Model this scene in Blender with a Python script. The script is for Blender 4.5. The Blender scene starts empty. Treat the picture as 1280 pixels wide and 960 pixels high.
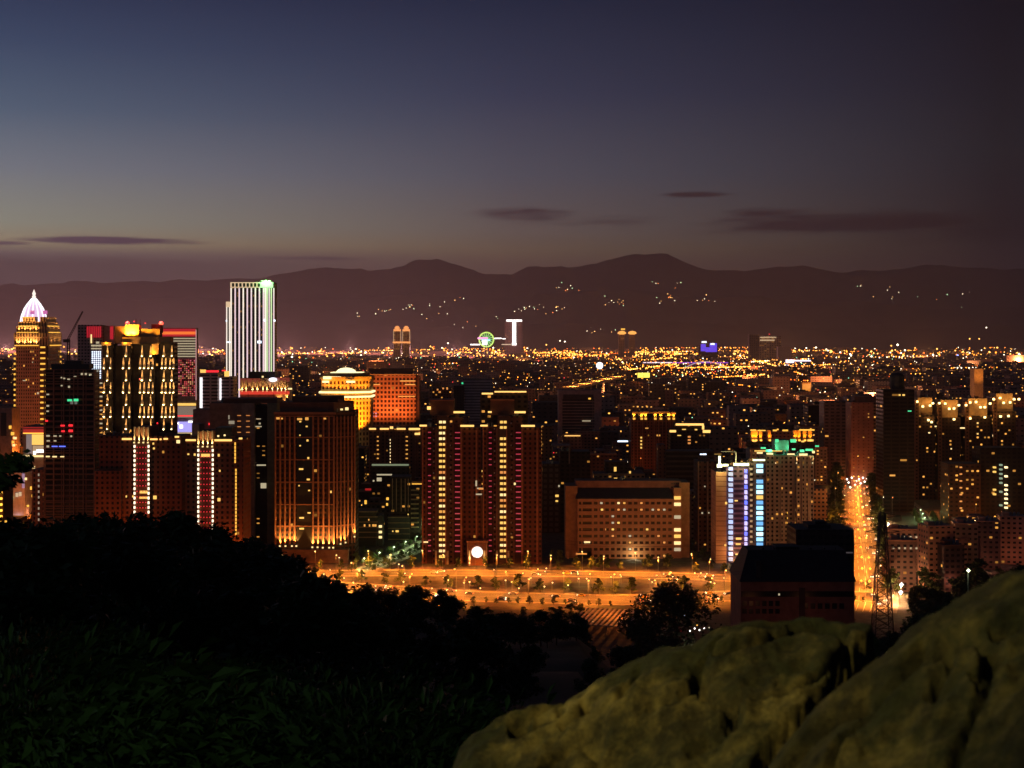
import bpy, math, random
from mathutils import Vector, noise, Matrix
random.seed(11)
R=random.random; U=random.uniform
F=1758.0; HZ=422.0; CX=640.0; CZ=150.0
def GX(px,Y): return (px-CX)/F*Y
def GZ(py,Y): return CZ-(py-HZ)/F*Y
def GY(py,z=0.0): return F*(CZ-z)/(py-HZ)
def srgb(h):
    h=h.lstrip('#'); o=[]
    for i in (0,2,4):
        c=int(h[i:i+2],16)/255.0
        o.append(c/12.92 if c<=.04045 else ((c+.055)/1.055)**2.4)
    return tuple(o)
def interp(t,pts):
    if t<=pts[0][0]: return pts[0][1]
    for (a,b),(c,d) in zip(pts,pts[1:]):
        if t<=c:
            k=(t-a)/(c-a) if c>a else 0
            return b+(d-b)*k
    return pts[-1][1]
def sstep(a,b,x):
    t=max(0,min(1,(x-a)/(b-a))); return t*t*(3-2*t)
sc=bpy.context.scene
COL=sc.collection
# ------------------------------------------------------------ camera
cd=bpy.data.cameras.new('camera'); cam=bpy.data.objects.new('camera',cd); COL.objects.link(cam)
cam.location=(0,0,CZ); cam.rotation_euler=(math.pi/2,0,0)
cd.sensor_width=36; cd.lens=F/1280*36; cd.shift_y=-(480-HZ)/1280.0
cd.clip_start=.1; cd.clip_end=60000
cd.dof.use_dof=True; cd.dof.focus_distance=1500; cd.dof.aperture_fstop=5.6
sc.camera=cam
# ------------------------------------------------------------ render settings
sc.render.engine='CYCLES'
sc.view_settings.view_transform='Standard'; sc.view_settings.look='None'
sc.view_settings.exposure=0; sc.view_settings.gamma=1
cy=sc.cycles
cy.use_denoising=True
try: cy.denoising_input_passes='RGB_ALBEDO_NORMAL'
except Exception: pass
cy.max_bounces=4; cy.diffuse_bounces=2; cy.glossy_bounces=1; cy.transmission_bounces=1; cy.volume_bounces=1; cy.transparent_max_bounces=6
cy.sample_clamp_indirect=1.0; cy.sample_clamp_direct=0
cy.use_light_tree=True; cy.caustics_reflective=False; cy.caustics_refractive=False
# ------------------------------------------------------------ dusk sky
W=bpy.data.worlds.new('World'); sc.world=W; W.use_nodes=True
nt=W.node_tree; N=nt.nodes; L=nt.links; N.clear()
def mth(nt,op,a,b=None,c=None,clamp=False):
    n=nt.nodes.new('ShaderNodeMath'); n.operation=op; n.use_clamp=clamp
    for i,v in enumerate((a,b,c)):
        if v is None: continue
        if isinstance(v,(int,float)): n.inputs[i].default_value=v
        else: nt.links.new(v,n.inputs[i])
    return n.outputs[0]
def mixc(nt,f,a,b,mode='MIX'):
    n=nt.nodes.new('ShaderNodeMix'); n.data_type='RGBA'; n.blend_type=mode
    for s,v in ((n.inputs[0],f),(n.inputs[6],a),(n.inputs[7],b)):
        if isinstance(v,(int,float)): s.default_value=v
        elif isinstance(v,tuple): s.default_value=(v[0],v[1],v[2],1)
        else: nt.links.new(v,s)
    return n.outputs[2]
def ramp(nt,fac,stops,interp_='LINEAR'):
    n=nt.nodes.new('ShaderNodeValToRGB'); cr=n.color_ramp; cr.interpolation=interp_
    while len(cr.elements)<len(stops): cr.elements.new(.5)
    for e,(p,c) in zip(cr.elements,stops):
        e.position=p; e.color=(c[0],c[1],c[2],1)
    nt.links.new(fac,n.inputs[0]); return n.outputs[0]
tc=N.new('ShaderNodeTexCoord'); sx=N.new('ShaderNodeSeparateXYZ'); L.new(tc.outputs['Generated'],sx.inputs[0])
az=mth(nt,'ARCTAN2',sx.outputs[0],sx.outputs[1]); el=mth(nt,'ARCSINE',sx.outputs[2])
def ep(py): return max(0,min(1,(math.atan((HZ-py)/F)+0.0)/0.5))
e01=mth(nt,'MULTIPLY',el,2.0,clamp=True)
rl=ramp(nt,e01,[(0,srgb('4a383b')),(ep(345),srgb('554c4e')),(ep(322),srgb('6c6263')),(ep(308),srgb('a5997c')),(ep(285),srgb('969b8c')),(ep(220),srgb('74808c')),(ep(150),srgb('4e647c')),(ep(70),srgb('374a68')),(ep(0),srgb('283655')),(.75,srgb('222c48')),(1,srgb('1c2238'))])
rc=ramp(nt,e01,[(0,srgb('45332f')),(ep(330),srgb('5e4c45')),(ep(313),srgb('6c5d4d')),(ep(290),srgb('665e5a')),(ep(220),srgb('4c5260')),(ep(120),srgb('2f3a53')),(ep(0),srgb('19263f')),(.75,srgb('151c32')),(1,srgb('121628'))])
rr=ramp(nt,e01,[(0,srgb('201618')),(ep(330),srgb('1c181c')),(ep(300),srgb('0d1219')),(ep(200),srgb('111a22')),(ep(100),srgb('0e141e')),(ep(0),srgb('080d19')),(1,srgb('080b14'))])
f1=mth(nt,'MULTIPLY_ADD',az,1/0.349,1.0,clamp=True)
f2=mth(nt,'MULTIPLY',az,1/0.335,clamp=True)
skyc=mixc(nt,f2,mixc(nt,f1,rl,rc),rr)
# cloud streaks: stretched noise kept to a few bands of azimuth and elevation
cv=N.new('ShaderNodeCombineXYZ'); L.new(mth(nt,'MULTIPLY',az,9.0),cv.inputs[0]); L.new(mth(nt,'MULTIPLY',el,75.0),cv.inputs[1])
cn=N.new('ShaderNodeTexNoise'); cn.inputs['Scale'].default_value=1.6; cn.inputs['Detail'].default_value=6; cn.inputs['Roughness'].default_value=.62; L.new(cv.outputs[0],cn.inputs[0])
def band(pxc,hw,pyc,hh,amp):
    a0=math.atan((pxc-CX)/F); aw=hw/F; e0=math.atan((HZ-pyc)/F); eh=hh/F
    a=mth(nt,'MULTIPLY',mth(nt,'SUBTRACT',az,a0),1/aw); e=mth(nt,'MULTIPLY',mth(nt,'SUBTRACT',el,e0),1/eh)
    r=mth(nt,'ADD',mth(nt,'MULTIPLY',a,a),mth(nt,'MULTIPLY',e,e))
    g=mth(nt,'POWER',2.718,mth(nt,'MULTIPLY',r,-1.0))
    return mth(nt,'MULTIPLY',g,amp)
bs=None
for b in ((140,105,306,5.5,1.0),(10,40,311,3.5,.8),(660,90,268,13,.62),(760,110,278,11,.45),(870,45,245,4,.95),(1060,190,283,15,.95),(960,70,268,7,.75),(400,130,324,4,.5),(1180,110,297,14,.6),(520,40,314,3,.35),(1050,300,315,20,.25)):
    v=band(*b); bs=v if bs is None else mth(nt,'MAXIMUM',bs,v)
cl=mth(nt,'MULTIPLY_ADD',cn.outputs[0],2.4,-1.3)
cm=mth(nt,'ADD',mth(nt,'MULTIPLY',bs,1.55),cl)
cm=mth(nt,'SUBTRACT',cm,.28,clamp=True)
cm=mth(nt,'MULTIPLY',cm,mth(nt,'MULTIPLY',bs,2.0,clamp=True),clamp=True)
ccol=mixc(nt,mth(nt,'ADD',f1,0),srgb('54485a'),srgb('332a33'))
cm=mth(nt,'MULTIPLY',cm,1.25,clamp=True)
skyc=mixc(nt,cm,skyc,mixc(nt,f2,ccol,srgb('0c0a10')))
# left low bank of dark cloud with a soft ragged top
bank=mth(nt,'MULTIPLY_ADD',el,-F/9.0,(422-324)/9.0)
bank=mth(nt,'ADD',bank,mth(nt,'MULTIPLY_ADD',cn.outputs[0],2.6,-1.3),clamp=True)
bank=mth(nt,'MULTIPLY',bank,mth(nt,'MULTIPLY_ADD',az,-5.0,-.35,clamp=True))
skyc=mixc(nt,mth(nt,'MULTIPLY',bank,.9),skyc,srgb('4c4246'))
gn=N.new('ShaderNodeTexNoise'); gn.inputs['Scale'].default_value=60; gn.inputs['Detail'].default_value=3; L.new(tc.outputs['Generated'],gn.inputs[0])
bg=N.new('ShaderNodeBackground'); wo=N.new('ShaderNodeOutputWorld')
L.new(skyc,bg.inputs[0]); bg.inputs[1].default_value=1.0
L.new(bg.outputs[0],wo.inputs[0])
# ------------------------------------------------------------ materials
MATS={}
def P(nt): return nt.nodes.get('Principled BSDF')
def mat(name,c,rough=.85,metal=0.0,var=.25,scale=.3,bump=0.0):
    if name in MATS: return MATS[name]
    m=bpy.data.materials.new(name); m.use_nodes=True; t=m.node_tree; p=P(t)
    p.inputs['Roughness'].default_value=rough; p.inputs['Metallic'].default_value=metal
    co=t.nodes.new('ShaderNodeTexCoord'); n=t.nodes.new('ShaderNodeTexNoise'); n.inputs['Scale'].default_value=scale; n.inputs['Detail'].default_value=5
    t.links.new(co.outputs['Object'],n.inputs[0])
    lo=tuple(x*(1-var) for x in c); hi=tuple(min(1,x*(1+var)) for x in c)
    r=ramp(t,n.outputs[0],[(.3,lo),(.7,hi)]); t.links.new(r,p.inputs['Base Color'])
    if bump:
        b=t.nodes.new('ShaderNodeBump'); b.inputs['Strength'].default_value=bump; t.links.new(n.outputs[0],b.inputs['Height']); t.links.new(b.outputs[0],p.inputs['Normal'])
    MATS[name]=m; return m
def glow(name,c,s):
    if name in MATS: return MATS[name]
    m=bpy.data.materials.new(name); m.use_nodes=True; t=m.node_tree; p=P(t)
    p.inputs['Base Color'].default_value=(.3,.3,.3,1); p.inputs['Emission Color'].default_value=(*c,1); p.inputs['Emission Strength'].default_value=s
    try: m.cycles.emission_sampling='NONE'
    except Exception: pass
    MATS[name]=m; return m
WARMS=[(0,(1,.42,.07)),(.34,(1,.60,.18)),(.6,(1,.28,.04)),(.78,(1,.88,.62)),(.92,(.7,.95,.75))]
def facade(name,wall,glass=(.012,.013,.016),bw=3.4,fh=3.3,ww=.55,wh=.45,lit=.08,st=1.2,cols=WARMS,colp=0.0,colw=.75,rough=.8,tint=.35,band_=0.0):
    if name in MATS: return MATS[name]
    m=bpy.data.materials.new(name); m.use_nodes=True; t=m.node_tree; p=P(t); nd=t.nodes; lk=t.links; p.inputs['Specular IOR Level'].default_value=.12
    uv=nd.new('ShaderNodeUVMap'); s=nd.new('ShaderNodeSeparateXYZ'); lk.new(uv.outputs[0],s.inputs[0])
    u=mth(t,'DIVIDE',s.outputs[0],bw); v=mth(t,'DIVIDE',s.outputs[1],fh)
    fu=mth(t,'FLOOR',u); fv=mth(t,'FLOOR',v)
    mu=mth(t,'LESS_THAN',mth(t,'ABSOLUTE',mth(t,'SUBTRACT',mth(t,'FRACT',u),.5)),ww/2)
    mv=mth(t,'LESS_THAN',mth(t,'ABSOLUTE',mth(t,'SUBTRACT',mth(t,'FRACT',v),.5)),wh/2)
    mk=mth(t,'MULTIPLY',mu,mv)
    oi=nd.new('ShaderNodeObjectInfo')
    cb=nd.new('ShaderNodeCombineXYZ'); lk.new(fu,cb.inputs[0]); lk.new(fv,cb.inputs[1]); lk.new(mth(t,'MULTIPLY',oi.outputs['Random'],97.0),cb.inputs[2])
    wn=nd.new('ShaderNodeTexWhiteNoise'); wn.noise_dimensions='3D'; lk.new(cb.outputs[0],wn.inputs[0])
    cs=nd.new('ShaderNodeSeparateColor'); lk.new(wn.outputs['Color'],cs.inputs[0])
    lt=mth(t,'LESS_THAN',wn.outputs['Value'],lit)
    if colp>0:
        w2=nd.new('ShaderNodeTexWhiteNoise'); w2.noise_dimensions='2D'
        c2=nd.new('ShaderNodeCombineXYZ'); lk.new(fu,c2.inputs[0]); lk.new(mth(t,'MULTIPLY',oi.outputs['Random'],53.0),c2.inputs[1]); lk.new(c2.outputs[0],w2.inputs[0])
        lt=mth(t,'MAXIMUM',lt,mth(t,'MULTIPLY',mth(t,'LESS_THAN',w2.outputs['Value'],colp),mth(t,'LESS_THAN',wn.outputs['Value'],colw)))
    em=mth(t,'MULTIPLY',mth(t,'MULTIPLY',mk,lt),mth(t,'MULTIPLY_ADD',cs.outputs[1],st*.9,st*.25))
    lk.new(ramp(t,cs.outputs[0],cols,'CONSTANT'),p.inputs['Emission Color']); lk.new(em,p.inputs['Emission Strength'])
    no=nd.new('ShaderNodeTexNoise'); no.inputs['Scale'].default_value=.12; no.inputs['Detail'].default_value=5; lk.new(uv.outputs[0],no.inputs[0])
    wc=ramp(t,no.outputs[0],[(.3,tuple(x*.75 for x in wall)),(.7,tuple(x*1.2 for x in wall))])
    hsv=nd.new('ShaderNodeHueSaturation'); lk.new(wc,hsv.inputs['Color']); lk.new(mth(t,'MULTIPLY_ADD',oi.outputs['Random'],tint*2,1-tint),hsv.inputs['Value'])
    wcol=hsv.outputs[0]
    if band_>0:   # floor slab edge lines
        bl=mth(t,'LESS_THAN',mth(t,'FRACT',v),.14)
        wcol=mixc(t,mth(t,'MULTIPLY',bl,band_),wcol,(.45,.35,.28))
    lk.new(mixc(t,mk,wcol,glass),p.inputs['Base Color'])
    lk.new(mth(t,'MULTIPLY_ADD',mk,-.45,rough),p.inputs['Roughness'])
    try: m.cycles.emission_sampling='NONE'
    except Exception: pass
    MATS[name]=m; return m
roofm=mat('roof_concrete',(.09,.075,.07),.95)
dark=mat('dark_panel',(.03,.028,.028),.6)
metal=mat('grey_steel',(.22,.22,.23),.45,.6)
white=mat('white_paint',(.75,.73,.7),.6)
cream=mat('cream_stone',(.55,.46,.34),.7)
brown=mat('brown_brick',(.23,.10,.06),.85)
brown2=mat('deep_brown_tile',(.13,.055,.035),.8)
G_warm=glow('warm_lamp',(1,.74,.36),2.2); G_warmdim=glow('warm_window',(1,.44,.08),.85); G_yel=glow('yellow_window',(1,.58,.12),1.15)
G_pale=glow('pale_window',(1,.72,.3),1.35); G_white=glow('white_lamp',(1,.97,.9),3.0); G_cool=glow('cool_lamp',(.72,.84,1),2.2)
G_amb=glow('amber_lamp',(1,.40,.05),2.6); G_ambdim=glow('amber_window',(1,.36,.08),.8); G_red=glow('red_lamp',(1,.02,.03),1.4); G_pink=glow('pink_led',(1,.05,.13),.42)
G_reddim=glow('red_led_strip',(.8,.02,.02),.45)
G_grn=glow('green_lamp',(.06,1,.4),.9); G_grn2=glow('lime_led',(.25,1,.1),.9); G_blue=glow('blue_led',(.1,.16,1),1.6); G_cyan=glow('cyan_led',(.25,.66,1),1.9)
G_purp=glow('violet_led',(.32,.12,.9),.9); G_lav=glow('lavender_strip',(1,.72,.78),.95); G_strip=glow('ivory_strip',(1,.86,.72),1.15); G_cor=glow('cornice_light',(1,.55,.14),1.6)
G_wd=glow('dim_white_window',(.95,.8,.5),.5); G_gold=glow('gold_lamp',(1,.5,.06),1.2)
# ------------------------------------------------------------ mesh helpers
class MB:
    def __init__(s): s.v=[]; s.f=[]; s.uv=[]; s.mi=[]
    def face(s,pts,uvs=None,mi=0):
        i=len(s.v); s.v+=[tuple(p) for p in pts]; s.f.append(tuple(range(i,i+len(pts)))); s.mi.append(mi)
        s.uv+=list(uvs) if uvs else [(-5000.0,-5000.0)]*len(pts)
    def prism(s,poly,z0,z1,mi=0,ti=None,uo=0.0,cap=True,top=None):
        n=len(poly); tp=top or poly; u=uo
        for i in range(n):
            a=poly[i]; b=poly[(i+1)%n]; c=tp[(i+1)%n]; d=tp[i]; w=math.hypot(b[0]-a[0],b[1]-a[1])
            s.face([(a[0],a[1],z0),(b[0],b[1],z0),(c[0],c[1],z1),(d[0],d[1],z1)],[(u,z0),(u+w,z0),(u+w,z1),(u,z1)],mi); u+=w
        if cap:
            s.face([(p[0],p[1],z1) for p in tp],None,mi if ti is None else ti)
            s.face([(p[0],p[1],z0) for p in reversed(poly)],None,mi if ti is None else ti)
        return s
    def box(s,x0,x1,y0,y1,z0,z1,mi=0,ti=None,uo=0.0):
        return s.prism([(x0,y0),(x1,y0),(x1,y1),(x0,y1)],z0,z1,mi,ti,uo)
    def lathe(s,prof,cx=0,cy=0,n=16,mi=0):
        for (r0,z0),(r1,z1) in zip(prof,prof[1:]):
            for i in range(n):
                a=2*math.pi*i/n; b=2*math.pi*(i+1)/n
                s.face([(cx+r0*math.cos(a),cy+r0*math.sin(a),z0),(cx+r0*math.cos(b),cy+r0*math.sin(b),z0),(cx+r1*math.cos(b),cy+r1*math.sin(b),z1),(cx+r1*math.cos(a),cy+r1*math.sin(a),z1)],None,mi)
        return s
    def bar(s,a,b,r,mi=0,n=4,r2=None):
        a=Vector(a); b=Vector(b); d=(b-a).normalized(); q=Vector((0,0,1)) if abs(d.z)<.9 else Vector((1,0,0))
        e=d.cross(q).normalized(); g=d.cross(e); r2=r if r2 is None else r2
        A=[a+(e*math.cos(2*math.pi*i/n)+g*math.sin(2*math.pi*i/n))*r for i in range(n)]
        B=[b+(e*math.cos(2*math.pi*i/n)+g*math.sin(2*math.pi*i/n))*r2 for i in range(n)]
        for i in range(n): s.face([A[i],A[(i+1)%n],B[(i+1)%n],B[i]],None,mi)
        s.face(A[::-1],None,mi); s.face(B,None,mi); return s
    def blob(s,c,r,mi=0):
        x,y,z=c; T=[(x+r,y,z),(x,y+r,z),(x-r,y,z),(x,y-r,z)]
        for i in range(4):
            s.face([T[i],T[(i+1)%4],(x,y,z+r)],None,mi); s.face([T[(i+1)%4],T[i],(x,y,z-r)],None,mi)
        return s
    def mesh(s,name,mats):
        me=bpy.data.meshes.new(name); me.from_pydata(s.v,[],s.f)
        ul=me.uv_layers.new(name='UVMap'); ul.data.foreach_set('uv',[c for u in s.uv for c in u])
        for m in (mats if isinstance(mats,(list,tuple)) else [mats]): me.materials.append(m)
        me.polygons.foreach_set('material_index',s.mi); me.update(); return me
def obj(name,data,parent=None,loc=(0,0,0),rz=0.0):
    o=bpy.data.objects.new(name,data); o.location=loc; o.rotation_euler=(0,0,rz); COL.objects.link(o)
    if parent is not None: o.parent=parent
    return o
def tag(o,label=None,cat=None,group=None,kind=None):
    if label: o['label']=label
    if cat: o['category']=cat
    if group: o['group']=group
    if kind: o['kind']=kind
    return o
KIDS={}
def copy_tree(o,parent=None):
    c=o.copy(); COL.objects.link(c); c.parent=parent
    for ch in list(o.children): copy_tree(ch,c)
    return c
def light(name,kind,loc,c,e,parent=None,size=.3,cone=None,blend=.5,rot=None):
    ld=bpy.data.lights.new(name,kind); ld.color=c; ld.energy=e; ld.shadow_soft_size=size
    if kind=='SPOT': ld.spot_size=math.radians(cone or 120); ld.spot_blend=blend
    o=obj(name,ld,parent,loc)
    if rot: o.rotation_euler=rot
    return o
CACHE={}
class H:
    """one building: an Empty at its foot; px/py arguments are read at its front face distance"""
    def __init__(s,name,label,cat,pxc,Y,group=None,rz=0.0):
        s.Y=Y; s.X0=GX(pxc,Y); s.o=obj(name,None,None,(s.X0,Y,0),rz); tag(s.o,label,cat,group)
        s.o.empty_display_size=5
    def x(s,px): return GX(px,s.Y)-s.X0
    def z(s,py): return GZ(py,s.Y)
    def m(s): return s.Y/F
    def box(s,name,px0,px1,py0,py1,d0,d1,mt,parent=None,top=None):
        b=MB(); z1=s.z(py0); z0=0.0 if py1 is None else s.z(py1)
        b.box(s.x(px0),s.x(px1),d0,d1,z0,z1,0,1 if top else None,uo=0)
        return obj(name,b.mesh(name,[mt,top] if top else mt),parent or s.o)
    def bits(s,name,lst,mt,parent=None,d=(-.35,.1)):
        """one separate child object for every (px0,px1,py0,py1)"""
        out=[]
        for q in lst:
            px0,px1,py0,py1=q[:4]; dd=q[4] if len(q)>4 else d
            if name in('lit_window','work_light','window_glow'):
                cx_=(px0+px1)/2; cy_=(py0+py1)/2; px0,px1=cx_-(px1-px0)*.38,cx_+(px1-px0)*.38; py0,py1=cy_-(py1-py0)*.4,cy_+(py1-py0)*.4
            w=round((px1-px0)*s.m(),2); h=round((py1-py0)*s.m(),2); k=(name,w,h,dd,mt.name)
            if k not in CACHE: CACHE[k]=MB().box(-w/2,w/2,dd[0],dd[1],-h/2,h/2).mesh(name,mt)
            out.append(obj(name,CACHE[k],parent or s.o,(s.x((px0+px1)/2),0,s.z((py0+py1)/2))))
        return out
    def up(s,px,py,e,c=(1,.72,.36),d=-1.0,cone=70,lampmat=None,r=.45,parent=None):
        """a small uplight: fitting plus its lamp"""
        k=('uplight',round(r,2),(lampmat or G_warm).name)
        if k not in CACHE: CACHE[k]=MB().box(-r,r,-r*.6,r*.6,-r,r*.6).mesh('uplight',lampmat or G_warm)
        o=obj('uplight',CACHE[k],parent or s.o,(s.x(px),d,s.z(py)))
        light('uplight_beam','SPOT',(s.x(px),d-.1,s.z(py)+r),c,e,parent or s.o,.2,cone,.6,(math.radians(180-9),0,0))
        return o
    def roofbox(s,name,px0,px1,py0,py1,d0,d1,mt=None): return s.box(name,px0,px1,py0,py1,d0,d1,mt or brown2)
FOOT=[]  # (x0,x1,y0,y1)
CAPS=[]  # (px0,px1,Y,bottom visible py)
def foot(h,px0,px1,dep,vis):
    FOOT.append((GX(px0,h.Y)-4,GX(px1,h.Y)+4,h.Y-6,h.Y+dep+5)); CAPS.append((px0-3,px1+3,h.Y,vis))
# ------------------------------------------------------------ ground, hills, roads
def ground():
    m=bpy.data.materials.new('city_ground'); m.use_nodes=True; t=m.node_tree; p=P(t); p.inputs['Roughness'].default_value=.9
    co=t.nodes.new('ShaderNodeTexCoord'); v=t.nodes.new('ShaderNodeTexVoronoi'); v.inputs['Scale'].default_value=.03; t.links.new(co.outputs['Object'],v.inputs[0])
    n=t.nodes.new('ShaderNodeTexNoise'); n.inputs['Scale'].default_value=.2; n.inputs['Detail'].default_value=6; t.links.new(co.outputs['Object'],n.inputs[0])
    a=ramp(t,n.outputs[0],[(.35,(.035,.032,.03)),(.65,(.085,.075,.065))])
    t.links.new(mixc(t,.35,a,v.outputs['Color'],'MULTIPLY'),p.inputs['Base Color'])
    b=MB(); b.face([(-16000,-20,0),(16000,-20,0),(16000,27000,0),(-16000,27000,0)])
    tag(obj('ground',b.mesh('ground',m)),'dark city plain between the blocks reaching the mountains',None,None,'structure')
ground()
SIL=[(-400,640),(0,650),(50,655),(100,641),(150,637),(200,640),(240,652),(300,668),(340,678),(370,702),(420,727),(450,733),(490,727),(530,727),(560,737),(590,755),(620,765),(700,765),(735,765),(745,800),(800,800),(850,802),(900,805),(1000,815),(1060,800),(1130,775),(1200,742),(1280,700),(1600,660)]
def sil(px): return interp(px,SIL)
def hill(x,y):
    px=CX+F*x/max(y,10) if y>0 else CX+F*x/10
    px=max(-300,min(1500,px)); s=(sil(px)-HZ)/F
    k=sstep(2,70,y); z=CZ-s*y-(1.9+7.0*k)
    if y<25: z=z*sstep(4,25,y)+(147.9-.27*max(y,-20))*(1-sstep(4,25,y))
    z+=noise.noise(Vector((x*.03,y*.03,0)))*2.0*k
    e=sstep(455,640,y); return z*(1-e)-1.0*e
def hills():
    m=mat('hill_soil',(.022,.026,.014),.95,scale=.5)
    v=[];f=[];nx,ny=150,130
    for j in range(ny+1):
        y=-20+680*(j/ny)**1.6
        for i in range(nx+1):
            x=(i/nx*2-1)*(40+.62*max(y,0)+60); v.append((x,y,hill(x,y)))
    for j in range(ny):
        for i in range(nx): a=j*(nx+1)+i; f.append((a,a+1,a+nx+2,a+nx+1))
    me=bpy.data.meshes.new('hillside'); me.from_pydata(v,[],f); me.materials.append(m)
    for q in me.polygons: q.use_smooth=True
    tag(obj('hillside',me),'black wooded slope falling from the lookout to the city',None,None,'structure')
hills()
def ridge(name,label,Yr,run,outl,c,seed,rough=20):
    m=mat(name+'_forest',c,1.0,scale=.002,var=.3); v=[];f=[];nx,ny=460,24
    for j in range(ny+1):
        t=j/ny
        for i in range(nx+1):
            px=-450+2180*i/nx
            Hh=GZ(interp(px,outl),Yr)
            if t<=.6: k=t/.6; y=Yr-run+run*k; z=Hh*(k**1.15)
            else: k=(t-.6)/.4; y=Yr+run*.5*k; z=Hh*(1-k)
            x=GX(px,Yr)*(y/Yr)
            z+=(noise.fractal(Vector((x*.0011,y*.0011,seed)),.8,2.1,7)*rough*3+(noise.ridged_multi_fractal(Vector((x*.0007,y*.0005,seed+5)),.9,2.1,6,1.0,2.0)-1.2)*rough*5*(1-abs(2*min(t/.6,1)-1)**2*.9))*min(1,t*3)*(1 if t<.59 else .55)
            v.append((x,y,max(z,-5)))
    for j in range(ny):
        for i in range(nx): a=j*(nx+1)+i; f.append((a,a+1,a+nx+2,a+nx+1))
    me=bpy.data.meshes.new(name); me.from_pydata(v,[],f); me.materials.append(m)
    for q in me.polygons: q.use_smooth=True
    tag(obj(name,me),label,None,None,'structure')
R1=[(-450,350),(0,352),(200,350),(300,343),(370,336),(400,334),(450,332),(462,335),(490,333),(505,331),(520,325),(545,322),(562,325),(580,331),(610,339),(640,340),(660,331),(700,329),(745,328),(765,321),(790,315),(815,313),(835,315),(850,323),(880,332),(930,336),(1000,331),(1060,338),(1100,337),(1150,330),(1200,331),(1280,331),(1700,335)]
R2=[(-450,372),(0,370),(200,372),(320,366),(420,372),(520,368),(600,376),(700,366),(800,362),(900,372),(1000,376),(1100,380),(1200,384),(1300,386),(1700,388)]
R3=[(-450,404),(100,398),(300,402),(450,404),(560,408),(700,404),(820,400),(960,408),(1100,411),(1300,406),(1700,404)]
ridge('mountain_ridge','dark volcanic mountain ridge along the horizon with a flat-topped central summit',23500,5200,R1,(.05,.045,.045),1)
ridge('middle_hills','lower dark hills in front of the horizon ridge',18800,3000,R2,(.05,.045,.045),2)
ridge('foothills','lowest foothills rising right behind the far city lights',16800,1500,R3,(.05,.04,.04),3,8)
asph=mat('asphalt',(.06,.055,.05),.75,scale=.8,var=.2)
paint=mat('road_paint',(.7,.68,.6),.7)
kerbm=mat('kerb_concrete',(.32,.29,.25),.85)
pavem=mat('paving',(.2,.17,.14),.85)
def strip(pts,o0,o1,z,b,mi=0,z2=None):
    """a ribbon between two side offsets along a polyline; z2 gives it a height (kerb)"""
    P_=[]
    for i,(x,y) in enumerate(pts):
        a=pts[max(0,i-1)]; c=pts[min(len(pts)-1,i+1)]; d=Vector((c[0]-a[0],c[1]-a[1])).normalized(); n=Vector((-d.y,d.x)); P_.append((Vector((x,y))+n*o0,Vector((x,y))+n*o1))
    for (a,b_),(c,d) in zip(P_,P_[1:]):
        zz=z2 if z2 is not None else z
        b.face([(a.x,a.y,zz),(b_.x,b_.y,zz),(d.x,d.y,zz),(c.x,c.y,zz)] if o1<o0 else [(a.x,a.y,zz),(c.x,c.y,zz),(d.x,d.y,zz),(b_.x,b_.y,zz)],None,mi)
        if z2 is not None:
            b.face([(a.x,a.y,z),(c.x,c.y,z),(c.x,c.y,z2),(a.x,a.y,z2)],None,mi); b.face([(b_.x,b_.y,z),(d.x,d.y,z),(d.x,d.y,z2),(b_.x,b_.y,z2)],None,mi)
def dense(pts,step=12):
    o=[]
    for (a,b),(c,d) in zip(pts,pts[1:]):
        n=max(1,int(math.hypot(c-a,d-b)/step))
        for k in range(n): o.append((a+(c-a)*k/n,b+(d-b)*k/n))
    o.append(pts[-1]); return o
def along(pts,step,off=0.0,start=0.0):
    o=[];acc=start
    for (a,b),(c,d) in zip(pts,pts[1:]):
        l=math.hypot(c-a,d-b)
        while acc<l:
            k=acc/l; nx,ny=-(d-b)/l,(c-a)/l; o.append((a+(c-a)*k+nx*off,b+(d-b)*k+ny*off,math.atan2(d-b,c-a))); acc+=step
        acc-=l
    return o
def road(name,pts,w,lanes,z,label):
    pts=dense(pts); b=MB(); strip(pts,-w/2,w/2,z,b,0)
    for l in range(1,lanes):
        off=-w/2+w*l/lanes
        if l==lanes//2: strip(pts,off-.12,off+.12,z+.004,b,1)
        else:
            for i in range(0,len(pts)-1,2): strip(pts[i:i+2],off-.08,off+.08,z+.004,b,1)
    for s in (-1,1):
        strip(pts,s*(w/2-.5)-.08,s*(w/2-.5)+.08,z+.004,b,1); strip(pts,s*w/2,s*(w/2+.35),z-.004,b,2,z+.13); strip(pts,s*(w/2+.35),s*(w/2+3),z-.004,b,3,z+.12)
    tag(obj(name,b.mesh(name,[asph,paint,kerbm,pavem])),label,None,None,'structure')
PA=[(-175,866),(-110,848),(-20,815),(60,803),(120,815),(165,824),(212,812)]
PB=[(-175,892),(-60,897),(40,893),(110,884),(160,868),(200,850)]
AV=[(192,770),(199,792),(212,842),(231,922),(253,1019),(300,1218),(366,1500),(420,1725)]
road('expressway',PA,27,6,.05,'wide orange-lit road curving along the foot of the hill')
road('boulevard',PB,19,4,.06,'second orange-lit carriageway behind the median trees')
road('avenue',AV,30,8,.07,'busy orange avenue running straight back between the blocks')
PG=[(-95,905),(-78,960),(-66,1010),(-40,1120)]
road('side_street',PG,11,2,.04,'greenish lit street leading off beside the twin towers')
PR=[(262,985),(330,1120),(352,1300)]
road('lane',[(300,985),(318,1060),(345,1180),(362,1300)],9,2,.04,'narrow yellow-green lit lane between the right-hand blocks')
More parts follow.
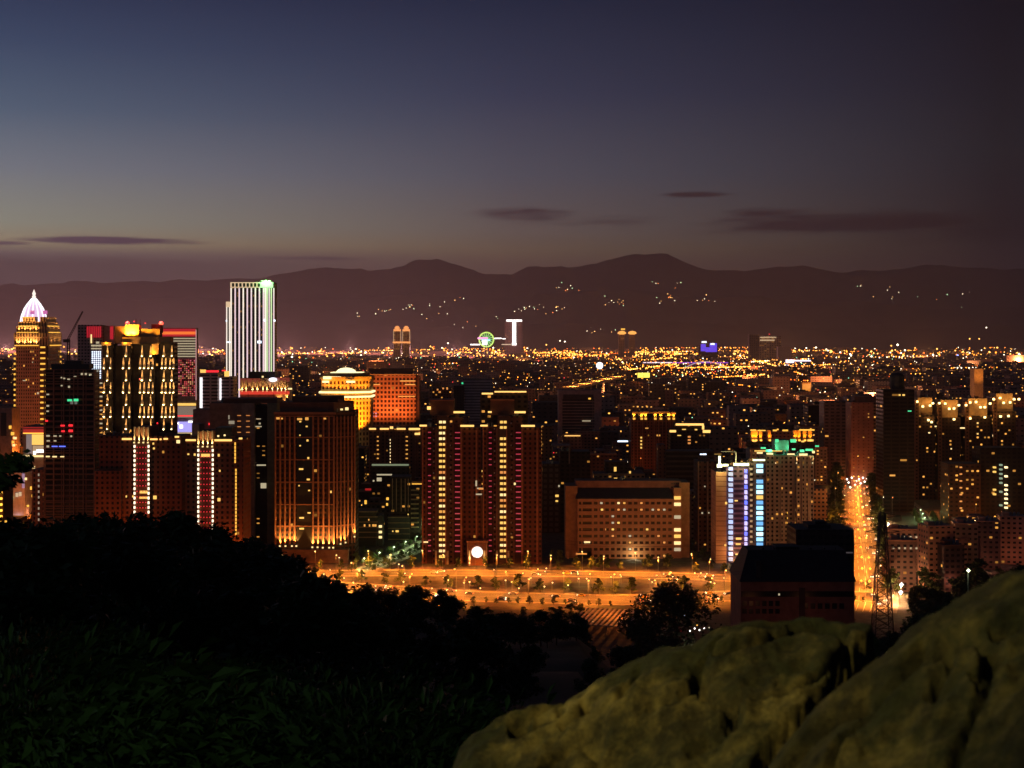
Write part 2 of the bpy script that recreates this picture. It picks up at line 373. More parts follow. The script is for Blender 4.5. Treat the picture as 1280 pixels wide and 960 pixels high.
# ------------------------------------------------------------ landmark buildings, left to right
f_gran=facade('granite_grid',(.52,.30,.25),bw=2.6,fh=4.0,ww=.45,wh=.5,lit=.03,tint=0)
f_conc=facade('bare_concrete_frame',(.22,.12,.09),glass=(.008,.007,.007),bw=5.5,fh=3.6,ww=.86,wh=.7,lit=.008,st=.4,tint=0,cols=[(0,(.9,.9,.75)),(.5,(1,.7,.35)),(.85,(.2,.2,1))])
f_dark=facade('dark_tower_glass',(.012,.009,.008),glass=(.01,.01,.012),bw=3,fh=3.6,ww=.5,wh=.5,lit=.012,tint=0)
f_brw=facade('brown_residential',(.17,.06,.04),glass=(.012,.009,.008),bw=3.3,fh=3.25,ww=.42,wh=.5,lit=.008,st=.7,tint=0)
f_brw2=facade('umber_residential',(.15,.075,.05),glass=(.01,.009,.009),bw=3.6,fh=3.2,ww=.4,wh=.4,lit=.025,st=.9,tint=.1)
f_grey=facade('grey_residential',(.22,.15,.12),glass=(.01,.01,.012),bw=4.2,fh=3.3,ww=.4,wh=.42,lit=.05,st=.9,tint=.1)
f_off=facade('orange_office',(.50,.24,.12),glass=(.02,.012,.01),bw=3.4,fh=4.0,ww=.6,wh=.55,lit=.03,st=.9,tint=0)
f_band=facade('banded_office',(.3,.2,.15),glass=(.008,.008,.01),bw=9,fh=3.8,ww=.97,wh=.62,lit=.04,st=.8,tint=.1)
f_apt=facade('pale_apartment',(.45,.34,.26),glass=(.02,.016,.014),bw=3.3,fh=3.1,ww=.5,wh=.5,lit=.06,st=.9,tint=.1,band_=.2)
f_blk=facade('black_block',(.05,.035,.03),glass=(.006,.006,.008),bw=4,fh=3.3,ww=.5,wh=.45,lit=.06,st=.8,tint=.2)
f_pink=facade('pink_mosaic',(.5,.2,.17),glass=(.35,.06,.07),bw=2.4,fh=2.4,ww=.6,wh=.6,lit=.75,st=.9,tint=0,cols=[(0,(1,.12,.12)),(.4,(1,.45,.2)),(.6,(1,.2,.3)),(.9,(.8,.5,.4))])
def dots(h,name,pxs,py0,py1,step,mt,w=1.6,hh=2.2,parent=None,d=(-.5,.1)):
    n=int((py1-py0)/step)+1
    return h.bits(name,[(px-w/2,px+w/2,py0+k*step,py0+k*step+hh,d) for k in range(n) for px in pxs],mt,parent)
# domed skyscraper
h=H('domed_skyscraper','tall stepped granite skyscraper with glowing white-pink dome and spire','skyscraper',45,1600); foot(h,18,75,48,560)
h.box('tower_wall',20,59,432,None,0,46,f_gran,top=roofm)
f_tier=facade('tier_stone',(.6,.42,.26),glass=(.06,.03,.02),bw=3.2,fh=30,ww=.4,wh=.95,lit=0,tint=0)
for a,b,p0,p1,d0,d1 in ((18,60.5,416,432,-1.5,47),(20,59,408,416,1,45),(22,57.5,402,408,3,43),(27,43,396,402,3.2,12),(49,56,396,402,3.2,40)):
    t=h.box('crown_tier',a,b,p0,p1,d0,d1,f_tier,top=cream)
for px0,px1,py in ((18,50,431.2),(20,49,415),(22,48,407),(28,42,396)):
    o=h.bits('tier_light',[(px0+1,px1-1,py,py+1.2,(-2.4,-1.9) if py>430 else (-1.2,-.7))],G_gold)[0]
for px in (24,31,38,45):
    for py,e in ((430,900),(414,500),(406,350)): light('crown_beam','SPOT',(h.x(px),-3.2 if py>420 else -1.6,h.z(py)),(1,.5,.14),e*17,h.o,.3,110,.8,(math.radians(172),0,0))
for pxs,py in ((60.5,431.2),(59,415),(57.5,407)):
    b=MB().box(h.x(pxs)+.3,h.x(pxs)+.9,4,44,h.z(py+1.2),h.z(py)); obj('tier_light',b.mesh('tier_light',G_gold),h.o)
    for yy in (10,24,38): light('crown_beam','SPOT',(h.x(pxs)+2.5,yy,h.z(py)),(1,.5,.14),9000,h.o,.3,110,.8,(math.radians(180),math.radians(8),0))
mdome=mat('dome_tiles',(.72,.6,.66),.5)
b=MB(); zc=h.z(401); zt=h.z(373); rr_=(h.x(60)-h.x(27.5))/2; cxd=(42.5-CX)/F*(h.Y+24)-h.X0
b.lathe([(rr_,h.z(410)),(rr_,zc),(rr_*.9,zc+(zt-zc)*.25),(rr_*.7,zc+(zt-zc)*.55),(rr_*.5,zc+(zt-zc)*.74),(rr_*.38,zc+(zt-zc)*.78),(rr_*.16,zt),(rr_*.1,zt+1)],cxd,24,24)
dm=obj('dome',b.mesh('dome',glow('dome_white',(.95,.66,.95),.85)),h.o)
for k in range(8):
    a=math.pi*(1+k/7.0); rb=MB(); q=[(rr_*1.05,zc-2),(rr_*.94,zc+(zt-zc)*.25),(rr_*.74,zc+(zt-zc)*.56),(rr_*.52,zc+(zt-zc)*.76),(rr_*.17,zt+.5)]
    for (r0,z0),(r1,z1) in zip(q,q[1:]): rb.bar((cxd+r0*math.cos(a),24+r0*math.sin(a),z0),(cxd+r1*math.cos(a),24+r1*math.sin(a),z1),.5)
    obj('dome_rib',rb.mesh('dome_rib',glow('dome_rib_white',(1,.97,1),1.6)),dm)
for px in (38,54): h.bits('dome_window',[(px-2.5,px+2.5,388,392.5,(6,7.5))],glow('dome_magenta',(.7,.15,.5),.8),dm)
b=MB(); b.lathe([(1.6,zt),(2.4,zt+2.5),(1.3,zt+4.5),(2.2,zt+6),(.9,zt+9),(.25,h.z(361))],cxd,24,10); obj('spire',b.mesh('spire',glow('spire_white',(1,.85,.75),1.2)),h.o)
h.box('corner_shaft',51,59,432,None,-2.5,3,brown2)
dots(h,'shaft_light',[54.5],433,560,6.9,G_gold,6.0,2.0,d=(-3.4,-2.4))
dots(h,'edge_light',[18.5],434,556,6.5,G_gold,1.8,2.4,d=(-1.2,0))
eb=MB()
for k in range(6): obj('edge_light',MB().box(-.6,.6,-.6,.6,-1,1).mesh('edge_light',G_gold),h.o,(h.x(59)+.6,46,h.z(440+k*6.5)))
h.bits('window_glow',[(46,49,490,493),(28,33,475,476.3),(40,41.5,452,453.5)],G_wd)
# lit podium below it
h=H('lit_podium','low mall podium with red sign band, glowing yellow glass and white eaves strip','building',43,1150); foot(h,29,57,40,574)
h.box('podium_wall',29,57,533,None,0,30,mat('podium_wall',(.3,.24,.22),.6),top=roofm)
h.bits('sign_band',[(29,56,534,535,(-.6,-.1)),(29,56,536.5,541,(-.5,-.1))],G_reddim); h.bits('sign_band',[(29,56,541,542,(-.6,-.1))],G_amb)
h.bits('glass_front',[(40,55,543,556,(-.4,-.1))],G_yel); h.bits('glass_front',[(33,40,543,567,(-.4,-.1))],glow('dim_lilac_window',(.6,.5,.5),.3)); h.bits('glass_front',[(41,55,557,566,(-.4,-.1))],glow('dim_amber_window',(.8,.55,.3),.5))
h.bits('display_screen',[(46,55,562,565.5,(-.8,-.4)),(42,45,564,568,(-.8,-.4))],G_white); h.bits('eaves_strip',[(28.5,55.5,569,571.2,(-1.2,-.2))],G_pale)
# concrete tower under construction
h=H('unfinished_tower','dark unfinished concrete tower with open floors and scattered work lights','tower',87,950); foot(h,54,119,32,668)
h.box('tower_wall',56,117,462,None,1.0,14,f_conc,top=roofm)
z=h.z(462); fl=3.6
for k in range(0,40):
    zz=z-k*3.9
    if zz<6: break
    b=MB().box(h.x(54.5),h.x(118.5),-.2,15,zz-.35,zz); obj('floor_slab',b.mesh('floor_slab',mat('slab_edge',(.26,.15,.11),.8)),h.o)
for px in (55,67,79.5,92,104,117.5): h.box('column',px-.6,px+.6,462,None,0,1.1,mat('slab_edge',(.26,.15,.11),.8))
h.box('roof_frame',62,110,455,461.5,3,13,dark); h.box('roof_frame',78,98,451,455,6,12,dark)
h.bits('work_light',[(101,104,466,469),(106,109,466,469),(111,115,467,469.5),(79,82,472,474),(84,88,473,475),(76,78,471,473),(92,96,470,471),(76,78.5,481,483),(85,88,482,485),(58,62,492,494),(58,62,506,508.5),(58,61.5,513,515),(57.5,63,543.5,546),(66.5,71.5,544,546),(74,77,544,546),(58,63,550,552),(67,71,550,552),(88,90.5,544,546.5),(58,62,556.5,559.5)],G_wd,d=(-.6,-.1))
h.bits('work_light',[(57,63,569.6,571.6),(65,72,569.8,571.8),(75,81,570,571.6)],G_pale,d=(-.6,-.1))
h.bits('safety_lamp',[(84.5,90,499,501.5),(92.5,98,498.5,501.5)],G_grn,d=(-.6,-.1)); h.bits('safety_lamp',[(76,81,531,533),(86,91,530.5,533),(77,81,538,540),(86,91,537,540),(57,60,525,527)],G_red,d=(-.6,-.1))
h.bits('safety_lamp',[(65,72,557.3,558.6),(74,82,557.3,558.6)],G_blue,d=(-.6,-.1))
# crane behind
h=H('tower_crane','thin dark luffing crane jib slanting against the dusk behind the dark towers','crane',84,1500)
b=MB()
for o_ in (0,2.2): b.bar((o_,0,0),(o_,0,h.z(425)),.35); b.bar((o_,2.2,0),(o_,2.2,h.z(425)),.35)
for k in range(40): b.bar((0 if k%2 else 2.2,0,k*3.6),(2.2 if k%2 else 0,0,k*3.6+3.6),.18)
obj('mast',b.mesh('mast',dark),h.o); b=MB(); a=Vector((0,0,h.z(424))); e=Vector((h.x(103),0,h.z(389)))
b.bar(a,e,.4); b.bar(a+Vector((1.6,0,-.8)),e+Vector((.6,0,-.4)),.35)
for k in range(14): p0=a.lerp(e,k/14); p1=a.lerp(e,(k+1)/14)+Vector((1.4,0,-.7)); b.bar(p0,p1,.16)
obj('jib',b.mesh('jib',dark),h.o); b=MB(); b.box(-4,2,-1,3,h.z(428),h.z(424)); obj('cab',b.mesh('cab',dark),h.o)
# pair of financial towers with red tops
h=H('white_grid_tower','pale tower with red top panel and a bright white grid of window lamps','tower',113,1800); foot(h,97,132,40,560)
h.box('tower_wall',97,128,406,None,0,14,facade('pink_grey_wall',(.42,.3,.3),bw=4,fh=4,lit=.01,tint=0),top=roofm)
h.bits('red_panel',[(108,127,408,422,(-.4,-.1))],glow('red_panel',(.75,.01,.03),.6))
b=MB()
for k in range(9): b.box(h.x(108+k*2.3),h.x(108.5+k*2.3),-.7,-.4,h.z(422),h.z(408))
obj('panel_grille',b.mesh('panel_grille',brown2),h.o)
dots(h,'grid_lamp',[115.5,118,120.5,123,125.5],439,472,2.7,G_cool,1.3,1.6)
h.bits('lamp_band',[(114,127,431,433),(114,127,435,436.5),(120,124,427,429.5)],G_wd); h.bits('finial_light',[(113.5,115,418,429,(-.9,-.3))],G_pale)
for k in range(14): h.bits('floor_light',[(118,128,478+k*5.6,479.8+k*5.6)],G_warmdim if k%3 else G_wd)
h.bits('lit_sign',[(118,124,524,528)],G_red); h.bits('lit_sign',[(119,126,553,560)],G_purp)
h.box('side_wing',127,141,407,None,6,14,mat('pink_concrete',(.4,.3,.3)),top=roofm); h.bits('red_panel',[(136,140,408,424,(5.2,5.8))],glow('red_panel',(.75,.01,.03),.6))
# sconce tower
h=H('sconce_tower','dark flat-roofed tower dotted with staggered warm uplights and a golden rooftop','tower',173,1150); foot(h,127,219,36,600)
sconce=mat('beam_fin_pale',(.62,.5,.36),.8)
h.box('tower_wall',128,141,430,None,0,14,f_dark,top=roofm); h.box('tower_wall',141,152,432,None,2.5,14,f_dark,top=roofm)
h.box('tower_wall',152,164,430,None,0,14,f_dark,top=roofm); h.box('tower_wall',164,173,430,None,2.5,14,f_dark,top=roofm)
h.box('tower_wall',173,193,430,None,0,14,f_dark,top=roofm); h.box('tower_wall',193,200,430,None,2.5,14,f_dark,top=roofm); h.box('tower_wall',200,217,428,None,0,14,f_dark,top=roofm)
gold=mat('gold_plaster',(.7,.42,.14),.7)
h.box('crown',152,212,421,430,2,13,gold,top=roofm); h.box('crown_core',142,155,408,430,3,13,brown2); h.box('crown_core',155,172,406,424,3.5,12,gold,top=roofm); h.box('crown_core',172,198,411,424,5,13,mat('tan_plaster',(.4,.26,.14))); h.box('crown_core',186,199,405,416,8,13,brown2)
h.box('crown_fin',127,139,428,432,-.6,5,gold); h.box('crown_fin',152,164,428,432,-.6,5,gold); h.box('crown_fin',190,198,430,443,-.6,1,gold)
for px,py,e in ((159,427.5,90000),(166,427.5,70000),(184,426,9000),(196,428,6000),(133,431,3500),(157,431,3500),(192,444,3500)):
    light('crown_flood','SPOT',(h.x(px),0.4 if py<430 else -2.2,h.z(py-(7 if py<430 else 0))),(1,.42,.03),e*1.2,h.o,.4,130,.8,(math.radians(168),0,0))
rows=[445.5+15.2*k for k in range(9)]
for k,py in enumerate(rows):
    cols=[134.5,158,177.8,188.6,205,215] if k%2==0 else [130.3,138.5,154.3,162,175.3,180.4,186,191,202.7,207.4,212.8,217.3]
    for px in cols:
        if k>6 and px>170: continue
        if ('fin',) not in CACHE:
            hf=13.6*h.m()/2; CACHE[('fin',)]=MB().prism([(-1.05,-1.0),(1.05,-1.0),(1.05,.1),(-1.05,.1)],-hf,hf,top=[(-.3,-.25),(.3,-.25),(.3,.1),(-.3,.1)]).mesh('beam_shaped_fin',sconce)  # pale fin tapered to the outline of the uplight's beam on the wall
        fn=obj('beam_shaped_fin',CACHE[('fin',)],h.o,(h.x(px),0,h.z(py-6.8)))
        zb=-13.6*h.m()/2
        key=('sc_up',)
        if key not in CACHE: CACHE[key]=MB().box(-.55,.55,-.35,.35,-.5,.5).mesh('uplight',G_pale)
        obj('uplight',CACHE[key],fn,(0,-1.5,zb+.2))
        light('uplight_beam','SPOT',(0,-2.3,zb-.7),(1,.52,.16),20000,fn,.15,60,.8,(math.radians(171),0,0))
for px,py in ((155.5,404.5),(198,404.5)): 
    c=MB().lathe([(.3,0),(1.6,.3),(1.9,1.4),(1.2,2.6),(.1,2.9)],0,0,10).mesh('aviation_lamp',glow('beacon_red',(1,.06,.04),3.5)); obj('aviation_lamp',c,h.o,(h.x(px),9,h.z(py)-1)); light('beacon_glow','POINT',(h.x(px),7,h.z(py)+3),(1,.05,.04),6000,h.o,.5)
h.bits('aviation_lamp',[(163,164.5,401,402.5,(9,10)),(177,178.5,403,404.5,(9,10))],G_red); h.box('antenna',164.7,165.2,398,407,12,12.6,dark); h.box('antenna',170,170.5,399,407,12,12.6,dark)
h.bits('red_dot',[(174,176,473,475),(196,197.5,528,530)],G_red)
# red striped finance tower behind
h=H('red_striped_tower','finance tower with glowing red band, white floor strips and pink mosaic screen','tower',222,1750); foot(h,198,246,40,545)
h.box('tower_wall',200,245,410,None,0,12,mat('tower_grey',(.3,.26,.26)),top=roofm)
h.bits('red_band',[(201,244.5,411,414.5,(-.5,-.1)),(201,244.5,418,420.5,(-.5,-.1))],glow('red_panel',(.75,.01,.03),.6)); h.bits('red_band',[(201,244.5,414.5,418,(-.6,-.1))],glow('orange_red_band',(1,.2,.03),1.0))
for k in range(8): h.bits('white_strip',[(201,244.5,422.5+k*3.2,423.7+k*3.2,(-.6,-.1))],G_wd)
h.box('mosaic_screen',201,244.5,449,495,-.6,-.1,f_pink); h.bits('edge_strip',[(244.6,245.6,412,500,(-.6,.4))],glow('edge_pink',(.9,.45,.45),.5))
h.box('grey_base',201,245,495,502,-.4,-.1,mat('base_grey',(.35,.3,.28)))
h.bits('yellow_strip',[(202,245,504,507,(-1,-.2))],G_yel); h.bits('shop_wall',[(203,245,508,522,(-.8,-.2))],glow('shop_dim',(.55,.42,.32),.35)); h.bits('red_band',[(202,245,519,520.5,(-1,-.8))],G_red)
h.bits('blue_billboard',[(220,240,527,540,(-2,-1.2))],glow('billboard_violet',(.45,.4,1),1.0)); h.bits('billboard_glow',[(219,224,528,530,(-2.4,-2.1)),(225,229,531,535,(-2.4,-2.1)),(236,241,526,528,(-2.4,-2.1))],G_white); h.bits('yellow_strip',[(222,242,541,543,(-2,-1))],G_pale)
# slim white block with two white strips
h=H('strip_lit_block','small grey office block with two vertical white light strips and red roof edge','building',266,1500); foot(h,247,291,30,524)
h.box('block_wall',249,272,466,None,0,26,facade('grey_rows',(.52,.42,.4),bw=12,fh=3.6,ww=.85,wh=.42,lit=0,tint=0),top=roofm); h.box('block_wall',272,290,471,None,5,28,facade('grey_rows',(.5,.4,.38)),top=roofm)
h.bits('white_strip',[(250,253,472,513,(-.6,-.1)),(273.5,275.5,473,500,(4.2,4.8))],glow('strip_cool_white',(1,.95,1),1.6))
h.bits('roof_edge_light',[(257,273,463,465.5,(1,1.6)),(277,282,462.5,464,(1,1.6))],G_red); h.bits('roof_lamp',[(250,257,462,468,(1,2)),(279,285,464,472,(6,7))],G_yel)
# tall white tower
h=H('white_ribbed_tower','tallest slab tower outlined by ivory vertical light ribs with green lit roof corner','skyscraper',313,2100); foot(h,282,346,50,500)
h.box('tower_wall',288,343,353,None,0,22,facade('ribbed_glass',(.08,.07,.07),bw=2.4,fh=3.9,ww=.7,wh=.6,lit=.1,st=.35,tint=0),top=roofm)
h.box('low_shoulder',282,289,377,None,3,36,facade('ribbed_glass',(.08,.07,.07)),top=roofm)
for k in range(9):
    px=289+k*5.05
    h.bits('light_rib',[(px-.75,px+.75,360,497,(-1.2,-.1))],G_lav if k%3 else G_strip)
for px in (331.5,334,336.6,339.2,342.3): h.bits('light_rib',[(px-.7,px+.7,360,497,(-1.2,-.1))],glow('rib_lime',(.75,1,.5),.95) if px in(334,339.2) else G_lav)
h.bits('light_rib',[(331,333,360,497,(-1.6,-1.2))],G_strip)
for px in (283,286.5): h.bits('light_rib',[(px-.6,px+.6,384,500,(1.8,2.9))],G_strip)
h.bits('crown_band',[(288,325,352.8,359.6,(-.9,-.1))],glow('crown_ivory',(1,.7,.42),.75)); h.bits('crown_band',[(282,289,377,384,(2,2.8))],glow('crown_ivory',(1,.7,.42),.75))
b=MB()
for k in range(8): b.box(h.x(290+k*4.6),h.x(293+k*4.6),-1.1,-.9,h.z(358.5),h.z(354))
obj('crown_slots',b.mesh('crown_slots',dark),h.o)
h.bits('green_floodlight',[(324.5,341.5,352.5,359.6,(-1,-.1))],glow('green_white',(.55,1,.45),1.0)); h.bits('green_floodlight',[(326,338,350.2,352.2,(3,5))],G_grn2)
light('green_flood','POINT',(h.x(333),-6,h.z(350)),(.2,1,.2),60000,h.o,1)
h.bits('facade_lamp',[(330,332,399,401.5,(-2.2,-1.6)),(342.5,344.5,399.5,402,(-2.2,-1.6)),(282,283.5,400,402,(1.4,2)),(283,290,427,428.4,(1.2,1.8)),(322,327,426,429,(-2.2,-1.6))],G_cool)
# red arcade
h=H('red_arcade_hotel','ornate red and gold rooftop arcade lit from below with pale oval sign','building',330,1430); foot(h,298,364,30,505)
cra=mat('arcade_plaster',(.6,.36,.24),.8)
h.box('arcade_wall',300,360,473,None,0,26,cra,top=roofm); h.box('roof_box',309,343,465,474,4,20,dark)
h.bits('red_frieze',[(300,362,489,493,(-1.2,-.3))],glow('red_frieze',(1,.06,.03),.7)); h.bits('red_frieze',[(300,325,473,478,(-.8,-.2)),(343,362,472,477,(-.8,-.2))],glow('red_frieze_dim',(.6,.03,.02),.25))
for px in (303,308,316,322,329,334,341,347,352,357):
    h.box('pilaster',px-1,px+1,475,489,-.9,.1,mat('pilaster_gold',(.75,.5,.28))); h.up(px,488.4,3800,(1,.66,.24),-1.5,80,G_pale,.5)
b=MB(); r=h.m()*5; b.lathe([(r,-.4),(r,.4)],0,0,20); b.face([(r*math.cos(a*math.pi/10),r*math.sin(a*math.pi/10),.4) for a in range(20)]); me=b.mesh('oval_sign',glow('oval_white',(.85,.88,1),2.2)); o=obj('oval_sign',me,h.o,(h.x(341.5),-2,h.z(474.5))); o.rotation_euler=(math.pi/2,0,0); o.scale=(1,.5,1)
for px,py in ((349,501),(359,499),(358,506)): h.up(px,py,5000,(1,.6,.15),-1.2,90,G_gold,.8)
h.bits('roof_lamp',[(360,365,485,487,(-.5,.5)),(327,329,470,472,(1,2)),(298,301,486,488,(-.5,.5))],G_pale)
# grey residential block
h=H('twin_slab_apartment','tall drab apartment slab with dark recessed glass bay and lit landings','apartment block',303,1020); foot(h,262,345,30,680)
wg=mat('drab_render',(.28,.17,.12),.85)
h.box('slab_wall',262,302,504,None,0,28,wg,top=roofm); h.box('slab_wall',302,318,504,None,0,28,mat('drab_render_light',(.36,.24,.18)),top=roofm); h.box('glass_bay',318,334,507,None,4,28,facade('bay_glass',(.02,.02,.02),bw=4,fh=3.3,ww=.5,wh=.25,lit=.14,st=.7,tint=0)); h.box('slab_wall',334,346,504,None,0,28,mat('olive_render',(.2,.17,.1)),top=roofm)
h.box('roof_edge',280,346,498.5,504,2,26,brown2); h.box('roof_edge',240,272,512,None,3,24,mat('pinkish_render',(.3,.2,.18)),top=roofm)
dots(h,'landing_slit',[299,310],519,600,7.0,G_ambdim,4.5,.7,d=(-.3,-.05))
h.bits('stair_window',[(285.5,287,519,524),(286,293,526,530),(286,293,532.5,537)],glow('stair_grey',(.7,.6,.42),.4))
h.bits('window_glow',[(317,327,532.8,534.4,(3.4,3.9)),(322,325,528.5,531,(3.4,3.9)),(318,326,523.5,524.5,(3.4,3.9)),(318,333,581,583,(3.4,3.9)),(325,334,603,611,(-1,-.2))],G_wd)
h.bits('red_dot',[(260,262.5,529,531.5,(2,2.6))],G_red)
# tower pair with white dotted shafts
def shaft_tower(label,pxc,Y,a,b,s0,s1,top,ctop,vis,wins,nrow):
    h=H('shaft_lit_tower',label,'apartment tower',pxc,Y,'towers with a lit crown shaft'); foot(h,a,b,30,vis)
    h.box('tower_wall',a,s0,top,None,0,26,f_brw,top=roofm); h.box('tower_wall',s1,b,top,None,0,26,f_brw,top=roofm)
    h.box('lift_shaft',s0,s1,ctop,None,-2.2,22,brown,top=roofm)
    m=(s0+s1)/2; w=(s1-s0)
    for k in range(4):
        px=s0+1.2+k*(w-2.4)/3
        h.box('crown_fin',px-.9,px+.9,ctop-1,ctop+19,-3.2,-2.1,cream); h.up(px,ctop+18.5,5200,(1,.6,.2),-3.9,60,G_pale,.5)
    dots(h,'shaft_lamp',[s0+1,s1-1],ctop+22,vis-2,5.85,glow('shaft_lamp_white',(1,.85,.6),1.9),1.9,3.2,d=(-3.0,-2.0))
    for k in range(nrow):
        py=ctop+24.5+k*6.85
        rl_=h.bits('red_lamp_row',[(s0+3,s1-3,py,py+.5,(-2.5,-2.1))],dark)[0]
        for q in range(4): obj('red_lamp',MBred,rl_,((q-1.5)*(w-5)/4*h.m(),-2.9,0))
    h.bits('cornice_light',wins[0],G_cor,d=(-1.2,-.2)); h.bits('lit_window',wins[1],G_yel)
    return h
MBred=MB().box(-.24,.24,-.3,.3,-.28,.28).mesh('red_lamp',glow('red_pin',(1,.02,.04),1.1))
h=shaft_tower('broad brown tower with white-dotted shaft and gold crown, left of its twin',174,905,124,227,168.5,188,545,534,640,([(153,165,547.5,549.8),(188,197,548,550),(200,202,548,550),(205,210,547.5,549.5),(219,224,545,547)],[(174.5,187,612.5,616.5,(-2.8,-2.3)),(174,187,620,623,(-2.8,-2.3)),(165,168,619,622),(191,196.5,619,624.5),(157,159,619,622),(190.5,193,553,556),(191,194,559,562),(136.5,139.5,625,627)]),14)
h.box('wing',120,153,588,None,-3,10,f_brw,top=roofm)
b=MB(); b.lathe([(h.m()*4.5,0),(h.m()*4.2,h.m()*3),(h.m()*3,h.m()*5.4),(h.m()*1,h.m()*6.6),(.1,h.m()*7)],0,0,14); obj('roof_dome',b.mesh('roof_dome',glow('olive_dome',(.6,.5,.03),.45)),h.o,(h.x(141),6,h.z(585)))
h=shaft_tower('brown tower with white-dotted shaft and amber corner strip, beside the arcade block',268,880,232,304,248,268,549,539,675,([(232.5,245,549,551.2),(268.5,290,549,551.4),(299,303,547,549)],[(251,265,566.5,571,(-2.8,-2.3)),(242,245,566.5,570),(272,275,567,571),(271.5,276,622,627),(273.5,276,587,590),(234,237,566.5,569)]),15)
dots(h,'corner_strip_lamp',[294],553,576,4.4,G_gold,1.6,3.6); dots(h,'corner_strip_lamp',[295,],586,668,4.4,G_gold,1.6,3.4)
h.bits('roof_lamp',[(272,274,544,546,(-1,0)),(280,282,543,545,(-1,0)),(221,225,550,554,(-1,0))],G_pale)
h.box('roof_house',238,247,531,549,4,20,mat('pinkish_render',(.3,.2,.18))); h.box('roof_house',268,288,535,548,4,20,dark)
# brown pilaster tower
h=H('pilaster_tower','broad brown stone tower with tall pilasters uplit at the foot','tower',388,940); foot(h,343,443,34,712)
FW=34; xl,xr=h.x(343.5),h.x(418.5); xr2=h.x(441.5)
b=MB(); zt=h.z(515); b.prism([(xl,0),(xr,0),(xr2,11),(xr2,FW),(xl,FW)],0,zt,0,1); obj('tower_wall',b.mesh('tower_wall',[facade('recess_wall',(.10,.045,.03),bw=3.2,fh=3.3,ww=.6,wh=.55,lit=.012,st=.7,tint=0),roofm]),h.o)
b=MB(); b.prism([(xl+3,2),(xr-1,2),(xr2-3,11),(xr2-3,FW-4),(xl+3,FW-4)],zt,h.z(503)); obj('upper_storey',b.mesh('upper_storey',brown2),h.o); b=MB(); b.prism([(xl+11,5),(xr-5,5),(xr2-9,12),(xr2-9,FW-8),(xl+11,FW-8)],h.z(503),h.z(496)); obj('roof_storey',b.mesh('roof_storey',brown2),h.o)
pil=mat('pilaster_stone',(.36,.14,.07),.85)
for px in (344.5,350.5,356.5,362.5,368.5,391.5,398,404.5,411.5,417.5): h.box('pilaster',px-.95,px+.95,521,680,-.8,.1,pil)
def sidep(u): return (xr+(xr2-xr)*u, 11*u)
for u in (.12,.3,.48,.66,.84,.99):
    X,Yy=sidep(u); b=MB().box(X-.5,X+.5,Yy-.9,Yy+.1,h.z(681),h.z(521)); obj('pilaster',b.mesh('pilaster',pil),h.o)
for py in (519.5,546,574,602,630,657): h.box('floor_belt',343.6,418.4,py,py+1.3,-.65,.1,pil)
for py in (546,602,657): 
    b=MB(); b.prism([(xr,-.5),(xr2+.3,10.6),(xr2,11.2),(xr,0)],h.z(py+1.3),h.z(py)); obj('floor_belt',b.mesh('floor_belt',pil),h.o)
h.box('cornice',342.5,419.5,515,518,-1.6,1,pil); h.box('glass_bay',371,390,521,700,-.3,.2,mat('bay_dark',(.015,.014,.014),.35))
for px,py in ((351.5,682),(358.5,682),(366.5,682),(372,682),(392,683.5),(398.5,683.5),(405,684),(413,684),(418,684)): h.up(px-1,py-.2,34000,(1,.46,.1),-2.1,64,G_pale,.55)
for u,py in ((.3,680),(.55,679),(.99,673)): X,Yy=sidep(u); h.up(CX+F*((X+h.X0)/h.Y)-0,py,26000,(1,.46,.1),Yy-2.2,64,G_pale,.5)
h.bits('lit_window',[(374,377,526,528,(-.6,-.2)),(382,385,532,534,(-.6,-.2)),(374,376,543,545,(-.6,-.2)),(383,386,549,552,(-.6,-.2)),(374,376.5,556,558,(-.6,-.2)),(384,387,571,574,(-.6,-.2)),(373,380,585,587.5,(-.6,-.2)),(383,388,598,600.5,(-.6,-.2)),(385,388,612,614,(-.6,-.2)),(373.5,381,646,648.5,(-.6,-.2)),(384,389,640,642,(-.6,-.2)),(373.5,381,659.5,662,(-.6,-.2)),(412.5,415,613,616.5,(-.6,-.2)),(384,391,687,690,(-.6,-.2)),(373,375,606,608,(-.6,-.2))],G_yel)
h.bits('terrace_lamp',[(346,350,521.5,524,(-2,-1.5)),(352,354,522,524,(-2,-1.5)),(372,378,522.5,525,(-2,-1.5)),(382,386,521.5,525,(-2,-1.5)),(405,408,522,524,(-2,-1.5))],G_warmdim)
h.bits('terrace_lamp',[(425,428,511,513,(2,3)),(431,435,509.5,513,(2,3))],G_pale)
h.bits('foot_lamp',[(358.5,360.5,696,698),(365.5,367.5,696.5,699),(391.5,393.5,697.5,700),(397,399,698,700.5),(404,406,698,700),(417,419.5,699,701),(387,395,700.5,702)],G_pale,d=(-3,-2.4)); h.box('podium',343,436,686,None,-4,2,brown,top=roofm)
